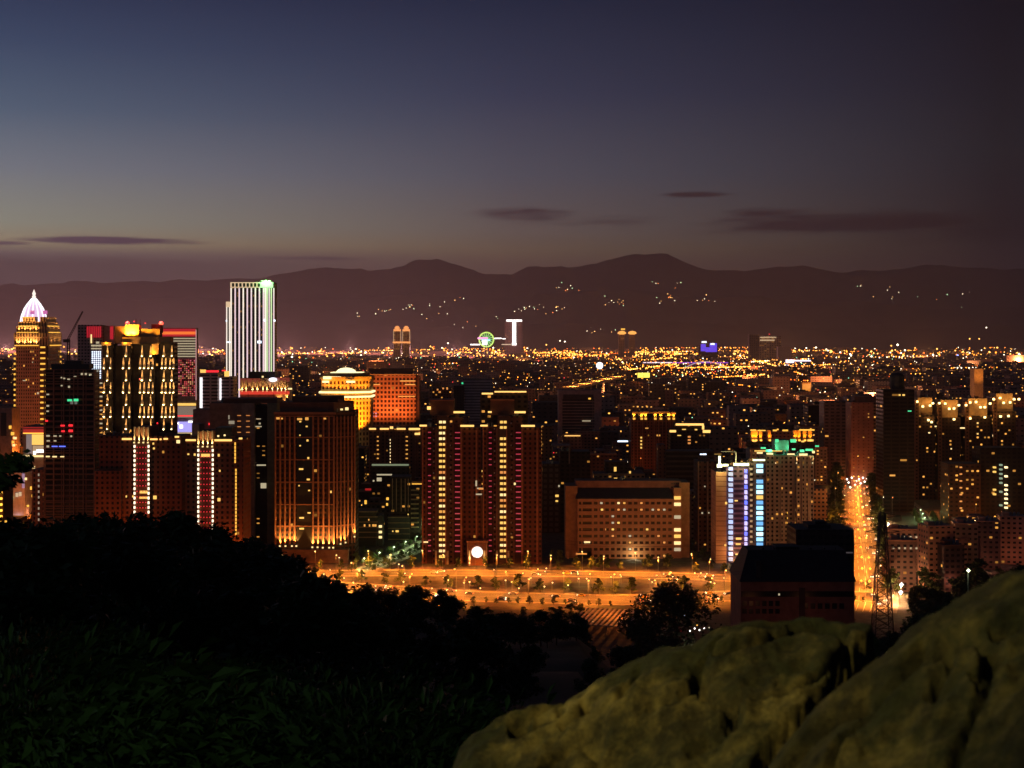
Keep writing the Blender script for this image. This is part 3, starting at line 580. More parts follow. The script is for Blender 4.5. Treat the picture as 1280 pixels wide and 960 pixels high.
# gold dome hotel
h=H('gold_floodlit_tower','gold floodlit tower with round dome and bright white cornices','tower',431,1500); foot(h,402,462,40,560)
go=mat('floodlit_stone',(.72,.47,.2),.8); xc=h.x(440); xl,xr=h.x(401),h.x(461.5)
b=MB(); b.prism([(xl,4),(xc,0),(xr,14),(xr,44),(xl,44)],0,h.z(470),0,1); obj('tower_wall',b.mesh('tower_wall',[facade('gold_wall',(.72,.45,.18),glass=(.10,.03,.01),bw=4.2,fh=5.5,ww=.5,wh=.6,lit=0,tint=0),roofm]),h.o)
def ring(nm,z0,z1,e,mt):
    b=MB(); b.prism([(xl-e,4-e),(xc,-e),(xr+e,14-e),(xr+e,44),(xl-e,44)],z0,z1); return obj(nm,b.mesh(nm,mt),h.o)
crl=glow('cornice_white_gold',(1,.82,.4),1.6)
ring('cornice',h.z(493),h.z(490.2),1.8,go); ring('cornice_light',h.z(497.2),h.z(495.2),2.1,crl); ring('cornice_light',h.z(491.6),h.z(489.4),2.4,crl)
ring('cornice',h.z(474),h.z(471),1.4,go); 
b=MB(); b.prism([(xl+3,3),(xc-1,.5),(xr-4,13),(xr-4,40),(xl+3,40)],h.z(474),h.z(470.6)); obj('cornice_light',b.mesh('cornice_light',crl),h.o)
h.bits('cornice_light',[(403,411,476,478.4,(-1,1.6)),(433,444,476,478.4,(-2,-.5)),(404,414,470.5,474,(-1,1.6))],crl)
ring('attic',h.z(471),h.z(466.5),-4,go); b=MB(); b.prism([(xl+9,8),(xc,5),(xr-9,14),(xr-9,36),(xl+9,36)],h.z(467),h.z(465.6)); obj('attic_light',b.mesh('attic_light',crl),h.o)
rd=h.m()*13; b=MB(); b.lathe([(rd,0),(rd*.96,rd*.22),(rd*.8,rd*.38),(rd*.55,rd*.5),(rd*.25,rd*.56),(.1,rd*.58)],0,0,20); obj('dome',b.mesh('dome',glow('dome_gold_white',(1,.85,.45),1.7)),h.o,(h.x(430),20,h.z(467.5)))
for px,py,e,dd in ((440,548,900000,-16),(452,550,800000,-10),(447,545,500000,-18)): light('facade_flood','SPOT',(h.x(px),dd,h.z(py)),(1,.36,.02),e*.42,h.o,1,75,.7,(math.radians(160),0,0))
for px in (406,413,420,427,434): light('cornice_flood','SPOT',(h.x(px),-2.5,h.z(489)),(1,.38,.03),7000,h.o,.5,110,.7,(math.radians(170),0,0))
for px,dd in ((446,1),(452,5),(458,9)): light('cornice_flood','SPOT',(h.x(px),dd-2,h.z(489)),(1,.38,.03),9000,h.o,.5,110,.7,(math.radians(170),0,0))
h.bits('flood_lamp',[(440,446,544,549,(-14,-12))],glow('flood_white_gold',(1,.9,.5),3))
# orange office
h=H('orange_grid_office','broad orange-brown office slab with regular window grid beside the gold tower','office building',489,1650); foot(h,456,524,30,530)
h.box('office_wall',456,520,468,None,0,28,facade('orange_grid',(.55,.25,.13),glass=(.06,.02,.015),bw=4.4,fh=5.2,ww=.58,wh=.58,lit=.01,st=.7,tint=0),top=roofm)
h.box('parapet',457,520,467.5,469,-.4,.4,go); h.box('roof_house',460,515,461,468,5,24,brown)
h.bits('lit_row',[(500,519,475.5,476.8),(506,519,480,481.2),(467,475,480,481.2),(498,519,495,496)],G_warmdim); dots(h,'painted_blue_reflection',[462,466,470],516,522,3.5,glow('lilac_dim',(.45,.35,.9),.5),2,1.2)  # blue reflections on the wall set as dim glowing dots
h.box('end_wall',520,524,470,None,2,26,brown2)
for px in (465,480,495,510): light('facade_flood','SPOT',(h.x(px),-30,h.z(545)),(1,.27,.06),110000,h.o,1,80,.8,(math.radians(155),0,0))
# dark residential with lit eaves
h=H('eaves_lit_block','dark residential block with row of cream eaves lights','apartment block',495,1250); foot(h,461,527,28,590)
h.box('block_wall',461,528,536,None,0,26,f_brw2,top=roofm); h.bits('cornice_light',[(461.5,470,535,537),(475,486,535,537),(487.5,491.5,533,536),(496,507,535,537),(511,525,535,537.4),(518.5,525,541,543.5)],G_cor,d=(-1.2,-.2))
for px in (462,474,481,487,494,500,512,519,527): h.box('pilaster',px-.5,px+.5,537,None,-.7,.1,brown)
dots(h,'lit_window',[472.5,508.5],545,576,5.4,G_warmdim,3.5,1.8); dots(h,'stair_lamp',[487.4],549,580,4,G_warm,1.4,1.6)
h=H('flat_canopy_block','low dark block with pale green flat roof edge and lit foyer','building',486,1130); foot(h,463,514,20,630)
h.box('block_wall',464,511,583,None,0,18,f_blk,top=roofm); h.bits('roof_strip',[(465,511,580,582,(-1.5,0))],glow('roof_green_grey',(.5,.6,.35),.35)); h.bits('lit_sign',[(471,490,592.5,594.2),(466,468,600,602),(471,477,597,601.5)],G_wd)
# mid blocks either side of the green street
h=H('balcony_office','low dark office with pale floor bands beside the pilaster tower','office building',460,1010); foot(h,441,478,20,690)
h.box('office_wall',441.5,470,639,None,0,18,mat('office_black',(.03,.025,.022),.5),top=roofm)
for k in range(6): h.box('floor_band',441,472,639+k*6.4,640.2+k*6.4,-.9,.2,mat('band_stone',(.4,.25,.15)))
h.bits('lit_window',[(454.5,457,655,659),(460,462,648.5,651),(465,468,655,658.5),(467.5,471,655,659),(461,463,655,659)],G_warmdim); h.bits('corner_lamp',[(473.5,477.5,656.5,659.5),(473.5,477.5,663.5,666.5),(473.5,477.5,670,673)],G_pale); h.box('corner_stair',470,478,645,None,3,14,dark)
h.bits('lit_window',[(440.5,443,625,631,(1,2)),(455,458.5,625,631,(1,2)),(482,486,622,626,(2,3)),(482,485,629,633,(2,3))],G_gold)
h=H('ribbed_office','dark stepped office with pale ribs and balconies beside the left clock tower','office building',503,1040); foot(h,483,527,24,690)
h.box('office_wall',487,512,597,None,4,24,f_blk,top=roofm)
for px in (490,495,501,506,510): h.box('rib',px-.5,px+.5,599,640,3.3,4.2,mat('band_stone',(.4,.25,.15)))
h.box('office_wall',485,512,645,None,0,20,mat('office_black',(.03,.025,.022),.5),top=roofm)
for k in range(6): h.box('floor_band',485,512,646+k*6.9,647+k*6.9,-.9,.2,mat('band_stone',(.4,.25,.15)))
h.box('office_wall',512,526,610,None,2,22,f_blk,top=roofm)
for k in range(9): h.box('balcony',513.5,523,612+k*5.8,613.6+k*5.8,.8,2.1,mat('band_stone',(.4,.25,.15)))
h.bits('lit_window',[(494,499,662.5,665.5),(509.5,511,642,644),(490,492,663,665)],G_yel)
# twin clock towers
def clock_tower(label,off,skip):
    x0=527+off; Y=932
    h=H('clock_court_tower',label,'apartment tower',x0+36,Y,'twin towers either side of the clock gate'); foot(h,x0,x0+76,32,706)
    q=lambda v:v+off
    h.box('tower_wall',q(527),q(544),534,None,1.5,28,f_brw,top=roofm); h.box('tower_wall',q(544),q(546),534,None,0,28,brown,top=roofm)
    h.box('tower_core',q(546),q(560.5),519,None,-1.5,28,mat('core_dark',(.09,.05,.04)),top=roofm); h.box('tower_wall',q(560.5),q(577.5),522 if not off else 520,None,0,28,f_brw2,top=roofm)
    h.box('tower_wall',q(577.5),q(601),535,None,2,28,f_brw,top=roofm); h.box('pilaster',q(575.5),q(577.8),536,None,-.8,.2,pil); h.box('pilaster',q(594.5),q(596.5),538,None,1,2.2,pil); h.box('pilaster',q(527.5),q(529),538,None,.6,1.6,pil)
    h.box('pilaster',q(556.5),q(558),536,None,-2.2,-1.4,pil) 
    h.box('roof_house',q(537),q(567),501,519,2,22,brown2); h.box('roof_trim',q(537),q(567),499.8,501.2,1,23,pil)
    # staircase windows: pairs of panes
    n=25
    for k in range(n):
        if k in skip: continue
        py=525.5+k*7.0 if k<1 else 532.2+(k-1)*7.0
        mt=random.choice([G_yel,G_yel,G_warmdim,G_pale,G_yel]) if k not in(9,14) else G_ambdim
        w=h.bits('stair_window',[(q(548.5),q(557.8),py,py+3.8,(-1.8,-1.4))],mat('window_frame',(.2,.12,.08)))[0]
        for sgn in (-1,1):
            kk=('pane',mt.name)
            if kk not in CACHE: CACHE[kk]=MB().box(-.95,.95,-.25,.05,-.82,.82).mesh('pane',mt)
            obj('pane',CACHE[kk],w,(sgn*1.22,-1.85,0))
    for k in range(23):
        py=540+k*6.75; 
        if k%11!=7: h.bits('red_step_light',[(q(535),q(538.6),py,py+1.1,(.4,1.4))],G_pink)
        h.bits('red_step_light',[(q(568.8),q(575.2),py,py+1.2,(-1,-.1))],G_pink)
    h.box('red_flank',q(533.5),q(540.5),536,None,1.1,1.6,mat('oxblood_tile',(.04,.012,.010))); h.box('red_flank',q(567.5),q(575.6),530,None,-.3,.1,mat('oxblood_tile',(.04,.012,.010)))
    for k in range(0,23,2): h.bits('round_vent',[(q(541.2),q(543),535+k*6.9,537+k*6.9,(-.3,.1)),(q(562),q(563.8),528+k*6.9,530+k*6.9,(-.3,.1))],mat('vent_steel',(.3,.3,.32)))
    h.bits('cornice_light',[(q(524.5),q(533.5),531,533),(q(575.5),q(592.5),531.2,533.4),(q(567),q(581),514,516.4),(q(534),q(538.5),508 if not off else 514,512 if not off else 516)],G_cor,d=(-.9,.4))
    for px in (545,559.5): h.up(q(px),706,9000,(1,.6,.2),-2.6,45,G_warm,.4)
    h.box('entrance_leg',q(544),q(546.4),688,None,-2.4,-.5,cream); h.box('entrance_leg',q(558.4),q(560.8),688,None,-2.4,-.5,cream)
    h.bits('lit_window',[(q(528.5),q(536),676.5,678.5)] if not off else [(q(566),q(569),603,606.5)],G_pale)
    return h
h=clock_tower('left clock-gate tower with unbroken stair-light column and red step lights',0,())
h=clock_tower('right clock-gate tower with gaps in its stair-light column',76,(2,))
h.bits('roof_beam_light',[(618,658,489.3,491,(6,7)),(602,616,491.5,493.5,(6,7))],G_cor); h.box('roof_frame_wall',600,660,491,535,8,22,f_blk,top=roofm)
h=H('clock_gate','arched gate building with round glowing clock between the twin towers','gatehouse',597,926); foot(h,584,610,14,706)
h.box('gate_wall',584,609,678,None,0,12,brown,top=roofm); h.box('gate_cornice',583,610,676,678,-.8,12.5,pil); h.box('rear_shaft',594,606,612,680,10,16,mat('tan_tile',(.34,.2,.1)),top=roofm)
r=7.0*h.m(); b=MB(); b.lathe([(r,-.3),(r,.3)],0,0,32); b.face([(r*math.cos(a*math.pi/16),r*math.sin(a*math.pi/16),.3) for a in range(32)]); ck=obj('clock_face',b.mesh('clock_face',glow('clock_white',(1,.97,.86),1.5)),h.o,(h.x(596.5),-.5,h.z(690))); ck.rotation_euler=(math.pi/2,0,0)
b=MB(); b.lathe([(r*1.0,.25),(r*1.12,.5),(r*1.12,.1),(r,.0)],0,0,32); obj('clock_rim',b.mesh('clock_rim',pil),ck)
b=MB(); b.box(-.12,.12,-.2,r*.55,.34,.42); b.box(-.2,r*.4,-.1,.1,.36,.44); obj('clock_hands',b.mesh('clock_hands',mat('hand_grey',(.35,.35,.25))),ck)
for px in (587,605.5): h.box('gate_leg',px-1,px+1,688,None,-1,.2,cream); h.up(px,703,7000,(1,.6,.2),-2,50,G_warm,.4)
h.bits('roof_sign',[(596,603,611,612.5,(6,7)),(594,596,602,609,(6,7)),(594.5,602,618.5,620,(6,7)),(597,599,651,653,(9,9.8))],G_wd); h.bits('cabin_light',[(598,604,611,613,(5,5.8))],G_ambdim)

# ---- left edge of the city
h=H('amber_lined_tower','brown block at the left edge with a column of amber balcony lamps','apartment block',-6,1000); foot(h,-30,6,20,660)
h.box('block_wall',-30,4,598,None,0,20,f_brw2,top=roofm); dots(h,'column_lamp',[1.8],607,652,7.4,glow('amber_gold_lamp',(1,.5,.05),2.4),2.6,2.6,d=(-1.4,-.2)); h.bits('column_lamp',[(6,11,650.5,653),(0,5,652.5,655)],G_gold)
h=H('lavender_store','pale lavender store block with dark notched window at the left edge','building',20,1130); foot(h,8,34,20,650)
lav=mat('lavender_render',(.5,.42,.5),.8); h.box('store_wall',14,31,591,None,0,18,lav,top=roofm); h.bits('dark_notch',[(17,27,600,603.5,(-.3,.05))],dark); h.bits('violet_edge',[(28,31,592,610,(-.8,-.2))],glow('violet_edge',(.6,.45,.8),.35)); h.bits('store_light',[(13,15.5,597,599.5,(-1,-.3)),(31.5,34,597,600,(-1,-.3)),(17,21,584,587,(-1,-.3)),(2,7,584,586,(-1,-.3)),(41,44,582.5,585.5,(-1,-.3))],G_pale)
h.bits('store_light',[(38,40,608,612,(-1,-.3)),(40,42.5,618,621.5,(-1,-.3)),(34,36.5,631,633.5,(-1,-.3)),(34,39,646,649,(-2,-1))],G_gold); h.bits('shop_front',[(5,8,619,624,(-1,-.3)),(9,12,618,623,(-1,-.3)),(20,23,616,621,(-1,-.3)),(24,27,615,620,(-1,-.3))],G_wd); h.bits('green_lamp',[(13,16.5,620,623.5,(-1.4,-.6))],G_grn); h.bits('bright_lamp',[(20.5,26,645,649.5,(-4,-3))],G_white)
h=H('column_windowed_block','reddish apartment block with dotted window columns left of the unfinished tower','apartment block',48,975); foot(h,40,56,20,660)
h.box('block_wall',40,57,587,None,0,20,facade('left_red',(.3,.13,.08),bw=3.2,fh=3.3,ww=.4,wh=.6,lit=.05,st=.7,tint=0),top=roofm); dots(h,'landing_window',[48.5],592,650,7,glow('landing_dim',(.9,.7,.5),.35),1.6,3)
h=H('pink_gable_block','pinkish block with tall dark opening at the far left behind the branch','building',6,1500); foot(h,-12,16,24,556); h.box('block_wall',-12,15,510,None,0,24,mat('pinkish_render',(.3,.2,.18)),top=roofm); h.bits('tall_opening',[(1,8,516,545,(-.3,.05))],dark); h.bits('side_lamp',[(11.5,14.5,532,536,(-1,-.3)),(14,18,540,544,(-1,-.3)),(15,18,551,554,(-1,-.3))],G_gold); h.bits('side_lamp',[(17,21,546,549,(-1,-.3)),(16,19,555,558,(-1,-.3))],G_pale)
for px,py,e in ((45,640,1300),(22,640,1500),(12,548,9000),(60,660,1500)): Y=GY(py,8); light('street_fill','POINT',(GX(px,Y),Y-10,9),(1,.34,.12),e,None,.6)  # bare fill points without lamps, added for the left-edge blocks
# dark block with grid right of the clock towers
h=H('grid_frame_block','black apartment block with faint square balcony grid right of the clock towers','apartment block',708,1080); foot(h,678,736,26,690)
h.box('block_wall',678,700,580,None,0,24,facade('faint_grid',(.07,.045,.035),glass=(.14,.1,.08),bw=4.4,fh=4.2,ww=.6,wh=.6,lit=.01,st=.5,tint=0),top=roofm); h.box('block_wall',700,738,565,None,3,26,f_blk,top=roofm)
h.box('roof_frame',690,713,557,558.4,2,20,mat('frame_grey',(.25,.16,.13))); h.box('roof_frame',690,691.4,557,580,2,3.4,mat('frame_grey',(.25,.16,.13))); h.box('roof_frame',711,712.6,557,580,2,3.4,mat('frame_grey',(.25,.16,.13)))
h.bits('lit_window',[(693.5,699,618,621.5),(694,698,625,627.5)],G_yel); h.bits('lit_window',[(697.5,700,606,609)],G_wd)
h=H('lamp_edged_block','dark residential tower with vertical string of amber lamps on its edge','apartment block',668,1240); foot(h,650,688,24,600); h.box('block_wall',650,690,532,None,0,24,f_brw2,top=roofm); dots(h,'edge_lamp',[676.5],533,568,4.6,G_warmdim,1.4,2.0)
# orange slab office
h=H('terracotta_office','wide terracotta office block with rows of square windows facing the boulevard','office building',785,955); foot(h,706,864,34,712)
ter=mat('terracotta',(.52,.25,.14),.85,var=.12)
fo=facade('terracotta_grid',(.52,.25,.14),glass=(.05,.015,.01),bw=3.85,fh=4.32,ww=.62,wh=.42,lit=.07,st=1.0,tint=0,cols=[(0,(1,.6,.25)),(.5,(1,.85,.5)),(.8,(.9,.9,.7))])
zb=h.z(698); x0,x1=h.x(741),h.x(841)
b=MB(); b.box(x0,x1,0,24,zb,h.z(625),0,1); 
h.box('end_wing',707,722,608,None,3,26,mat('end_render',(.4,.2,.1)),top=roofm); h.box('end_wing',850,863,604,None,4,26,mat('end_render',(.4,.2,.1)),top=roofm)
mo=obj('office_wall',b.mesh('office_wall',[ter,roofm]),h.o)
zz=zb
nf=9; ph=(698-624)/nf
for k in range(nf):
    pa=625+k*ph
    h.box('window_band_recess',741,841,pa+2.2,pa+5.6,-.05,.05,mat('glass_maroon',(.03,.012,.01),.3))
for k in range(nf+1): h.box('spandrel',722 if k<8 else 741,842.5,625+k*ph-2.6,625+k*ph+2.1,-.7,.1,ter)
for j in range(15):
    px=741+j*(100/14.0); h.box('pier',px-1.3,px+1.3,625,698,-.5,.1,ter)
h.box('balcony_bay',722,741,625,690,1.5,24,mat('glass_maroon',(.03,.012,.01),.3),top=roofm)
for px in (722.8,727.5): h.box('pier',px-.8,px+.8,625,690,-.3,1.6,ter)
h.box('stair_tower',842.5,852,610,None,1,20,ter,top=roofm)
for k,py in enumerate((620.5,628.5,644.5,660.5,668.5,677,685)): h.bits('stair_window',[(842.8,851,py,py+4,(.4,.9))],[G_yel,G_pale,G_wd,G_pale,G_yel,G_pale,G_wd][k])
h.box('roof_screen',720,853,602.5,619,8,24,mat('roof_screen',(.3,.14,.1)),top=roofm); b=MB(); b.prism([(h.x(720),0),(h.x(841),0),(h.x(838),8),(h.x(722),8)],h.z(625),h.z(624)); 
b=MB(); b.face([(h.x(719),-.9,h.z(622.3)),(h.x(842),-.9,h.z(622.3)),(h.x(838),8,h.z(611)),(h.x(724),8,h.z(611))]); b.face([(h.x(719),-.9,h.z(623.6)),(h.x(842),-.9,h.z(623.6)),(h.x(842),-.9,h.z(622.3)),(h.x(719),-.9,h.z(622.3))]); obj('sloped_roof',b.mesh('sloped_roof',mat('roof_slate',(.03,.025,.03),.6)),h.o)
for i in range(4):
    for j in range(3): h.bits('screen_opening',[(843+i*2.6-2,844.4+i*2.6-2,605+j*4.6,606.8+j*4.6,(7.7,8.1))],dark)
def wcell(c,r): px=744.6+c*(100/14.0); py=625+r*ph+2.3; return (px-2,px+2,py,py+3.0,(-.2,-.08))
for c,r,mt in ((1,0,G_wd),(4,0,G_pale),(5,0,G_warmdim),(8,0,G_ambdim),(1.1,1,G_yel),(4,1,G_ambdim),(5,1,G_wd),(8,1,G_ambdim),(10,1,G_wd),(11,1,G_ambdim),(12,1,G_wd),(3,3,G_wd),(4,3,G_yel),(1.6,4,G_ambdim),(3,4,G_yel),(9,4,G_yel),(3,5,G_ambdim),(6,5,G_wd),(8.5,5,G_ambdim),(11,5,G_ambdim),(6,6,G_warmdim),(12,6,G_ambdim),(6,7,G_wd),(12,8,G_warmdim),(3,2,G_wd)): h.bits('lit_window',[wcell(c,r)],mt)
h.bits('lit_window',[(729,739,676,679.5,(.9,1.3))],G_pale); h.bits('lit_window',[(718,736,692,694,(2,2.6)),(730,735,682,683,(.9,1.3))],G_ambdim)
h.box('podium',722,852,699,None,6,30,mat('podium_dark',(.12,.06,.035)),top=roofm); h.box('column',708.5,711,690,None,-1,.5,ter)
h.bits('foyer_light',[(820,826,704.8,708.5,(5,5.7)),(828.5,831.5,705,709,(5,5.7)),(836,841,704.5,708.5,(5,5.7))],G_yel); h.bits('foyer_light',[(849,853,705,708,(5,5.7))],G_gold); h.bits('foyer_light',[(785,789,700,701.5,(5,5.7)),(794,798,700,701.5,(5,5.7))],G_pale)
h.box('entrance',784,799,712,None,2,6,cream,top=roofm); h.bits('entrance_glass',[(786,797.5,714,722,(1.2,1.8))],glow('entrance_lemon',(1,.95,.4),1.6)); light('entrance_light','POINT',(h.x(792),-6,3),(1,.85,.4),2500,h.o,.6)
# grey offices further back
h=H('grey_frame_office','grey-pink office with thick frame and horizontal louvres, further back','office building',725,1750); foot(h,697,754,34,540)
gp=mat('grey_pink_stone',(.42,.26,.22),.85)
h.box('office_wall',701,744,497,None,2,30,facade('louvre_rows',(.3,.19,.16),glass=(.03,.025,.025),bw=40,fh=3.7,ww=.98,wh=.5,lit=0,tint=0),top=roofm); h.box('frame',698,703,488,None,0,30,gp); h.box('frame',743,752,488,None,0,30,gp); h.box('frame',703,743,488,497,0,30,gp,top=roofm); h.box('painted_frame_shadow',704,742,493,499,-.2,.1,mat('frame_shadow_tone',(.1,.06,.05)))  # dark strip proud of the frame stands in for its shadow
h.bits('lit_window',[(726,740,525.5,526.8)],G_wd); h.bits('lit_window',[(735,739,497,499.5)],G_gold)
h=H('white_banded_office','pale grey office with thin dark bands behind the left clock tower','office building',597,2000); foot(h,577,616,30,505); h.box('office_wall',578,616,474,None,0,28,facade('pale_bands',(.4,.34,.36),glass=(.12,.1,.11),bw=40,fh=4,ww=.98,wh=.45,lit=0,tint=0),top=roofm)
h.bits('roof_lamp',[(577,579,478,480)],G_grn); h.box('dark_flank',567,580,482,None,-3,10,f_blk,top=roofm)
h=H('antenna_block','reddish block with lamp-dotted roof masts behind the left clock tower','building',550,1700); foot(h,538,566,24,500); h.box('block_wall',540,564,486,None,0,22,facade('red_dusk',(.3,.12,.08),lit=.12),top=roofm)
h.bits('roof_lamp',[(546,548,486,488),(553,555,484.5,486.5),(558,560,485,487),(549,551,489,491)],G_ambdim); h.box('mast',551,551.6,470,487,4,4.8,brown); h.box('mast',556,556.5,474,487,4,4.8,brown)
h=H('gold_topped_hall','brown block with four gold uplit roof bays and vertical ribs','apartment block',818,1480); foot(h,788,846,28,590)
h.box('block_wall',789,845,523,None,0,26,f_brw,top=roofm); h.box('roof_deck',790,845,514.5,517,-.5,24,brown)
for px in (792.5,802,807,819,826,836,842): h.box('roof_bay',px-2,px+2,517,523,.2,8,gold); h.up(px,523,5000,(1,.5,.06),-1.5,110,G_gold,1.2)
for px in (818,823,828,833,838,842,792,797,803): h.box('rib',px-.5,px+.5,524,None,-.8,.1,brown)
h.bits('lit_window',[(806,811,534.5,536),(820,826,543,545.5)],G_warmdim); dots(h,'stair_lamp',[802],546,560,4.2,G_yel,3,2); dots(h,'roof_lamp',[797,803,809,814],508,508,3,G_warmdim,2,1.3)
h=H('twin_strip_roof_tower','black apartment tower under a long bright roof-edge light bar','apartment block',862,1420); foot(h,836,888,26,600)
h.box('block_wall',838,886,537,None,0,24,f_blk,top=roofm); h.box('block_wall',844,880,529,None,3,20,f_blk,top=roofm); h.bits('cornice_light',[(845,880,529.5,532,(1.5,2.8)),(878,880.5,532,537,(1.5,2.8))],G_cor); h.bits('cornice_light',[(837,845,537.6,540.4),(878.5,888,537.6,541)],G_cor)
dots(h,'stair_lamp',[861.5],545,554,4,G_ambdim,3.4,2); h.bits('lit_window',[(868,872,536,538),(846,852,543.5,545),(852,858,536,537.5)],G_yel)
h=H('grey_banded_block','wide dark office with faint grey floor bands behind the terracotta block','office building',850,1180); foot(h,830,893,24,620); h.box('office_wall',832,893,564,None,0,22,facade('dark_bands',(.09,.07,.055),glass=(.01,.01,.01),bw=40,fh=4.2,ww=.98,wh=.6,lit=.0,tint=0),top=roofm); h.bits('roof_lamp',[(875,883,567,568.6)],G_cool)
h.box('left_pillar',823,832,556,None,2,18,f_brw2,top=roofm)
h=H('courtyard_block','low amber-lit block with balconies behind the terracotta office','apartment block',772,1200); foot(h,742,805,24,606); h.box('block_wall',742,806,592,None,0,22,facade('amber_block',(.38,.24,.12),bw=4,fh=3.3,lit=.12,st=1.0),top=roofm); h.box('rear_wall',757,785,578,None,6,24,f_blk,top=roofm)
h.bits('lit_window',[(767,771,583,590),(786,789,588.5,592),(767,772,597,599)],G_yel)
# slim dark residential, blue LED block, green-lit apartments
h=H('slim_dark_tower','slim dark tower with faint lit corner piers left of the blue-lit block','apartment block',883,985); foot(h,871,897,24,700)
h.box('tower_wall',872,896,577,None,2,22,f_brw2,top=roofm)
for px in (873.5,885): h.box('pier',px-.7,px+.7,577,None,1,2.2,mat('band_stone',(.4,.25,.15)))
h.bits('lit_window',[(876.5,879,640,642.5),(885,887,640,642),(888.5,891,640,642),(893,895,660,662),(880,882,607,609)],G_wd)
h=H('blue_led_tower','salmon tower striped by blue and cyan balcony lights with yellow roof glare','apartment tower',925,935); foot(h,894,957,26,715)
sal=mat('salmon_tile',(.55,.3,.2),.8,var=.1)
h.box('tower_wall',895,908,590,None,0,24,facade('salmon_panels',(.55,.3,.2),glass=(.2,.07,.04),bw=30,fh=3.3,ww=.99,wh=.12,lit=0,tint=0),top=roofm); h.box('tower_wall',908,936,583,None,1.5,24,facade('violet_dusk',(.2,.12,.16),bw=4,fh=3.3,lit=.03,tint=0),top=roofm); h.box('tower_wall',936,956,577,None,0,24,facade('dim_pier',(.12,.09,.09),bw=4,fh=3.3,lit=.02,tint=0),top=roofm)
import itertools
for k in range(18): h.bits('balcony_light',[(911,916,584+k*6.65,588+k*6.65,(-1,1.4))],[glow('pale_blue_led',(.45,.6,1),1.2),glow('pale_blue_led2',(.6,.7,.95),.8)][k%2]); h.bits('balcony_light',[(931,934,587+k*6.5,591.5+k*6.5,(-1,1.4))],[G_blue,glow('lilac_led',(.55,.5,1),1.4)][(k*7)%3>0])
for k in range(17):
    if k in (2,): continue
    h.bits('balcony_light',[(945.5,953.5,580+k*6.55,584.4+k*6.55,(-1.2,-.1))],G_yel if k==6 else [G_cyan,glow('aqua_white_led',(.5,.9,1),1.8),G_cyan,glow('deep_cyan_led',(.1,.45,.9),1.2)][k%4])
dots(h,'pier_window',[939],585,690,6.5,glow('tan_window',(.8,.5,.25),.45),3,2.6)
h.box('balcony_rail_bands',917,930,600,690,1.0,1.5,facade('rail_bands',(.25,.14,.2),glass=(.05,.03,.06),bw=40,fh=3.3,ww=.99,wh=.6,lit=0,tint=0))
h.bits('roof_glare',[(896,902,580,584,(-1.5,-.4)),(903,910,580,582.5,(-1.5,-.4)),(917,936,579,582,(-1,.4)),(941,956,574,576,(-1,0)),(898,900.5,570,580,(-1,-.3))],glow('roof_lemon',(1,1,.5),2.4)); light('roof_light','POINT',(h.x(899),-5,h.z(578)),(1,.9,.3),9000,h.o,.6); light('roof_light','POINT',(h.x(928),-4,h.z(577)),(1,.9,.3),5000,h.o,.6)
h.box('roof_frame',903,922,565,566,6,8,metal); h.box('roof_frame',921,922.5,565,580,6,8,metal); h.bits('lit_window',[(906,909,627,630.5,(-1,-.3)),(918,923,625,627,(.3,1)),(919,928,672,675,(.3,1)),(919,927,679,681.5,(.3,1)),(905,908,680,682.5,(-1,-.3)),(919,924,692,694,(.3,1))],G_yel)
h.box('entrance_porch',912,936,705,None,-5,1,mat('tan_tile',(.34,.2,.1)),top=roofm); light('porch_light','POINT',(h.x(918),-8,6),(1,.5,.15),5000,h.o,.5)
h=H('green_crowned_apartments','pale gridded apartment pair with green lit roof pavilion','apartment block',986,1010); foot(h,955,1018,30,700)
h.box('block_wall',957,994,569,None,0,26,f_apt,top=roofm); h.box('block_wall',994,1016,569,None,-3,26,f_apt,top=roofm)
for px in (958,967,976,985,993): h.box('pier',px-.5,px+.5,569,None,-.8,.1,mat('cream_pier',(.5,.36,.26)))
for px in (995,1001.5,1009,1015.5): h.box('pier',px-.5,px+.5,569,None,-3.8,-2.9,mat('cream_pier',(.5,.36,.26)))
h.box('roof_pavilion',971,988,551,564,6,20,mat('pavilion_grey',(.35,.4,.36)),top=roofm); h.bits('roof_green_light',[(951,957,559,561),(957,965,562,565),(969,973,549,553),(988,995,549,553),(990,994,560.5,562.5),(1000,1005,562,565),(1007,1016,561,563.5)],G_grn,d=(-.8,.2))
for px,py,dd in ((970,560,3),(991,560,3),(962,562,-2),(1004,561,-5)): light('green_roof_flood','POINT',(h.x(px),dd,h.z(py)),(.1,1,.45),1100,h.o,.5)
h.bits('cornice_light',[(946,953,565,567),(958,966,566,568),(983,992,566.4,568,(-4,-3)),(998,1008,566.5,569,(-4,-3)),(1014,1017,563,566,(-4,-3))],G_pale,d=(-1.2,-.2)); dots(h,'stair_lamp',[984.5],640,672,6.6,G_gold,1.4,2)
for px in (968,994,1014): h.up(px,578,3000,(1,.62,.25),-4.4,60,G_warm,.3)
h=H('orange_low_block','small orange-lit block at the corner of the avenue','apartment block',1026,1150); foot(h,1015,1036,20,660); h.box('block_wall',1016,1034,611,None,0,18,facade('orange_small',(.5,.26,.13),bw=3.4,fh=3.4,lit=.06,tint=0),top=roofm)
h=H('amber_crown_block','dark block with amber uplit colonnade along its roof','apartment block',979,1330); foot(h,938,1020,26,562)
h.box('block_wall',938,1019,552,None,0,24,f_blk,top=roofm)
for px in (941,945,951,962,994,999,1006,1013): h.box('roof_bay',px-2,px+2,538,551,1,7,gold); h.up(px,550,5000,(1,.3,.02),-1.4,110,G_amb,.9)
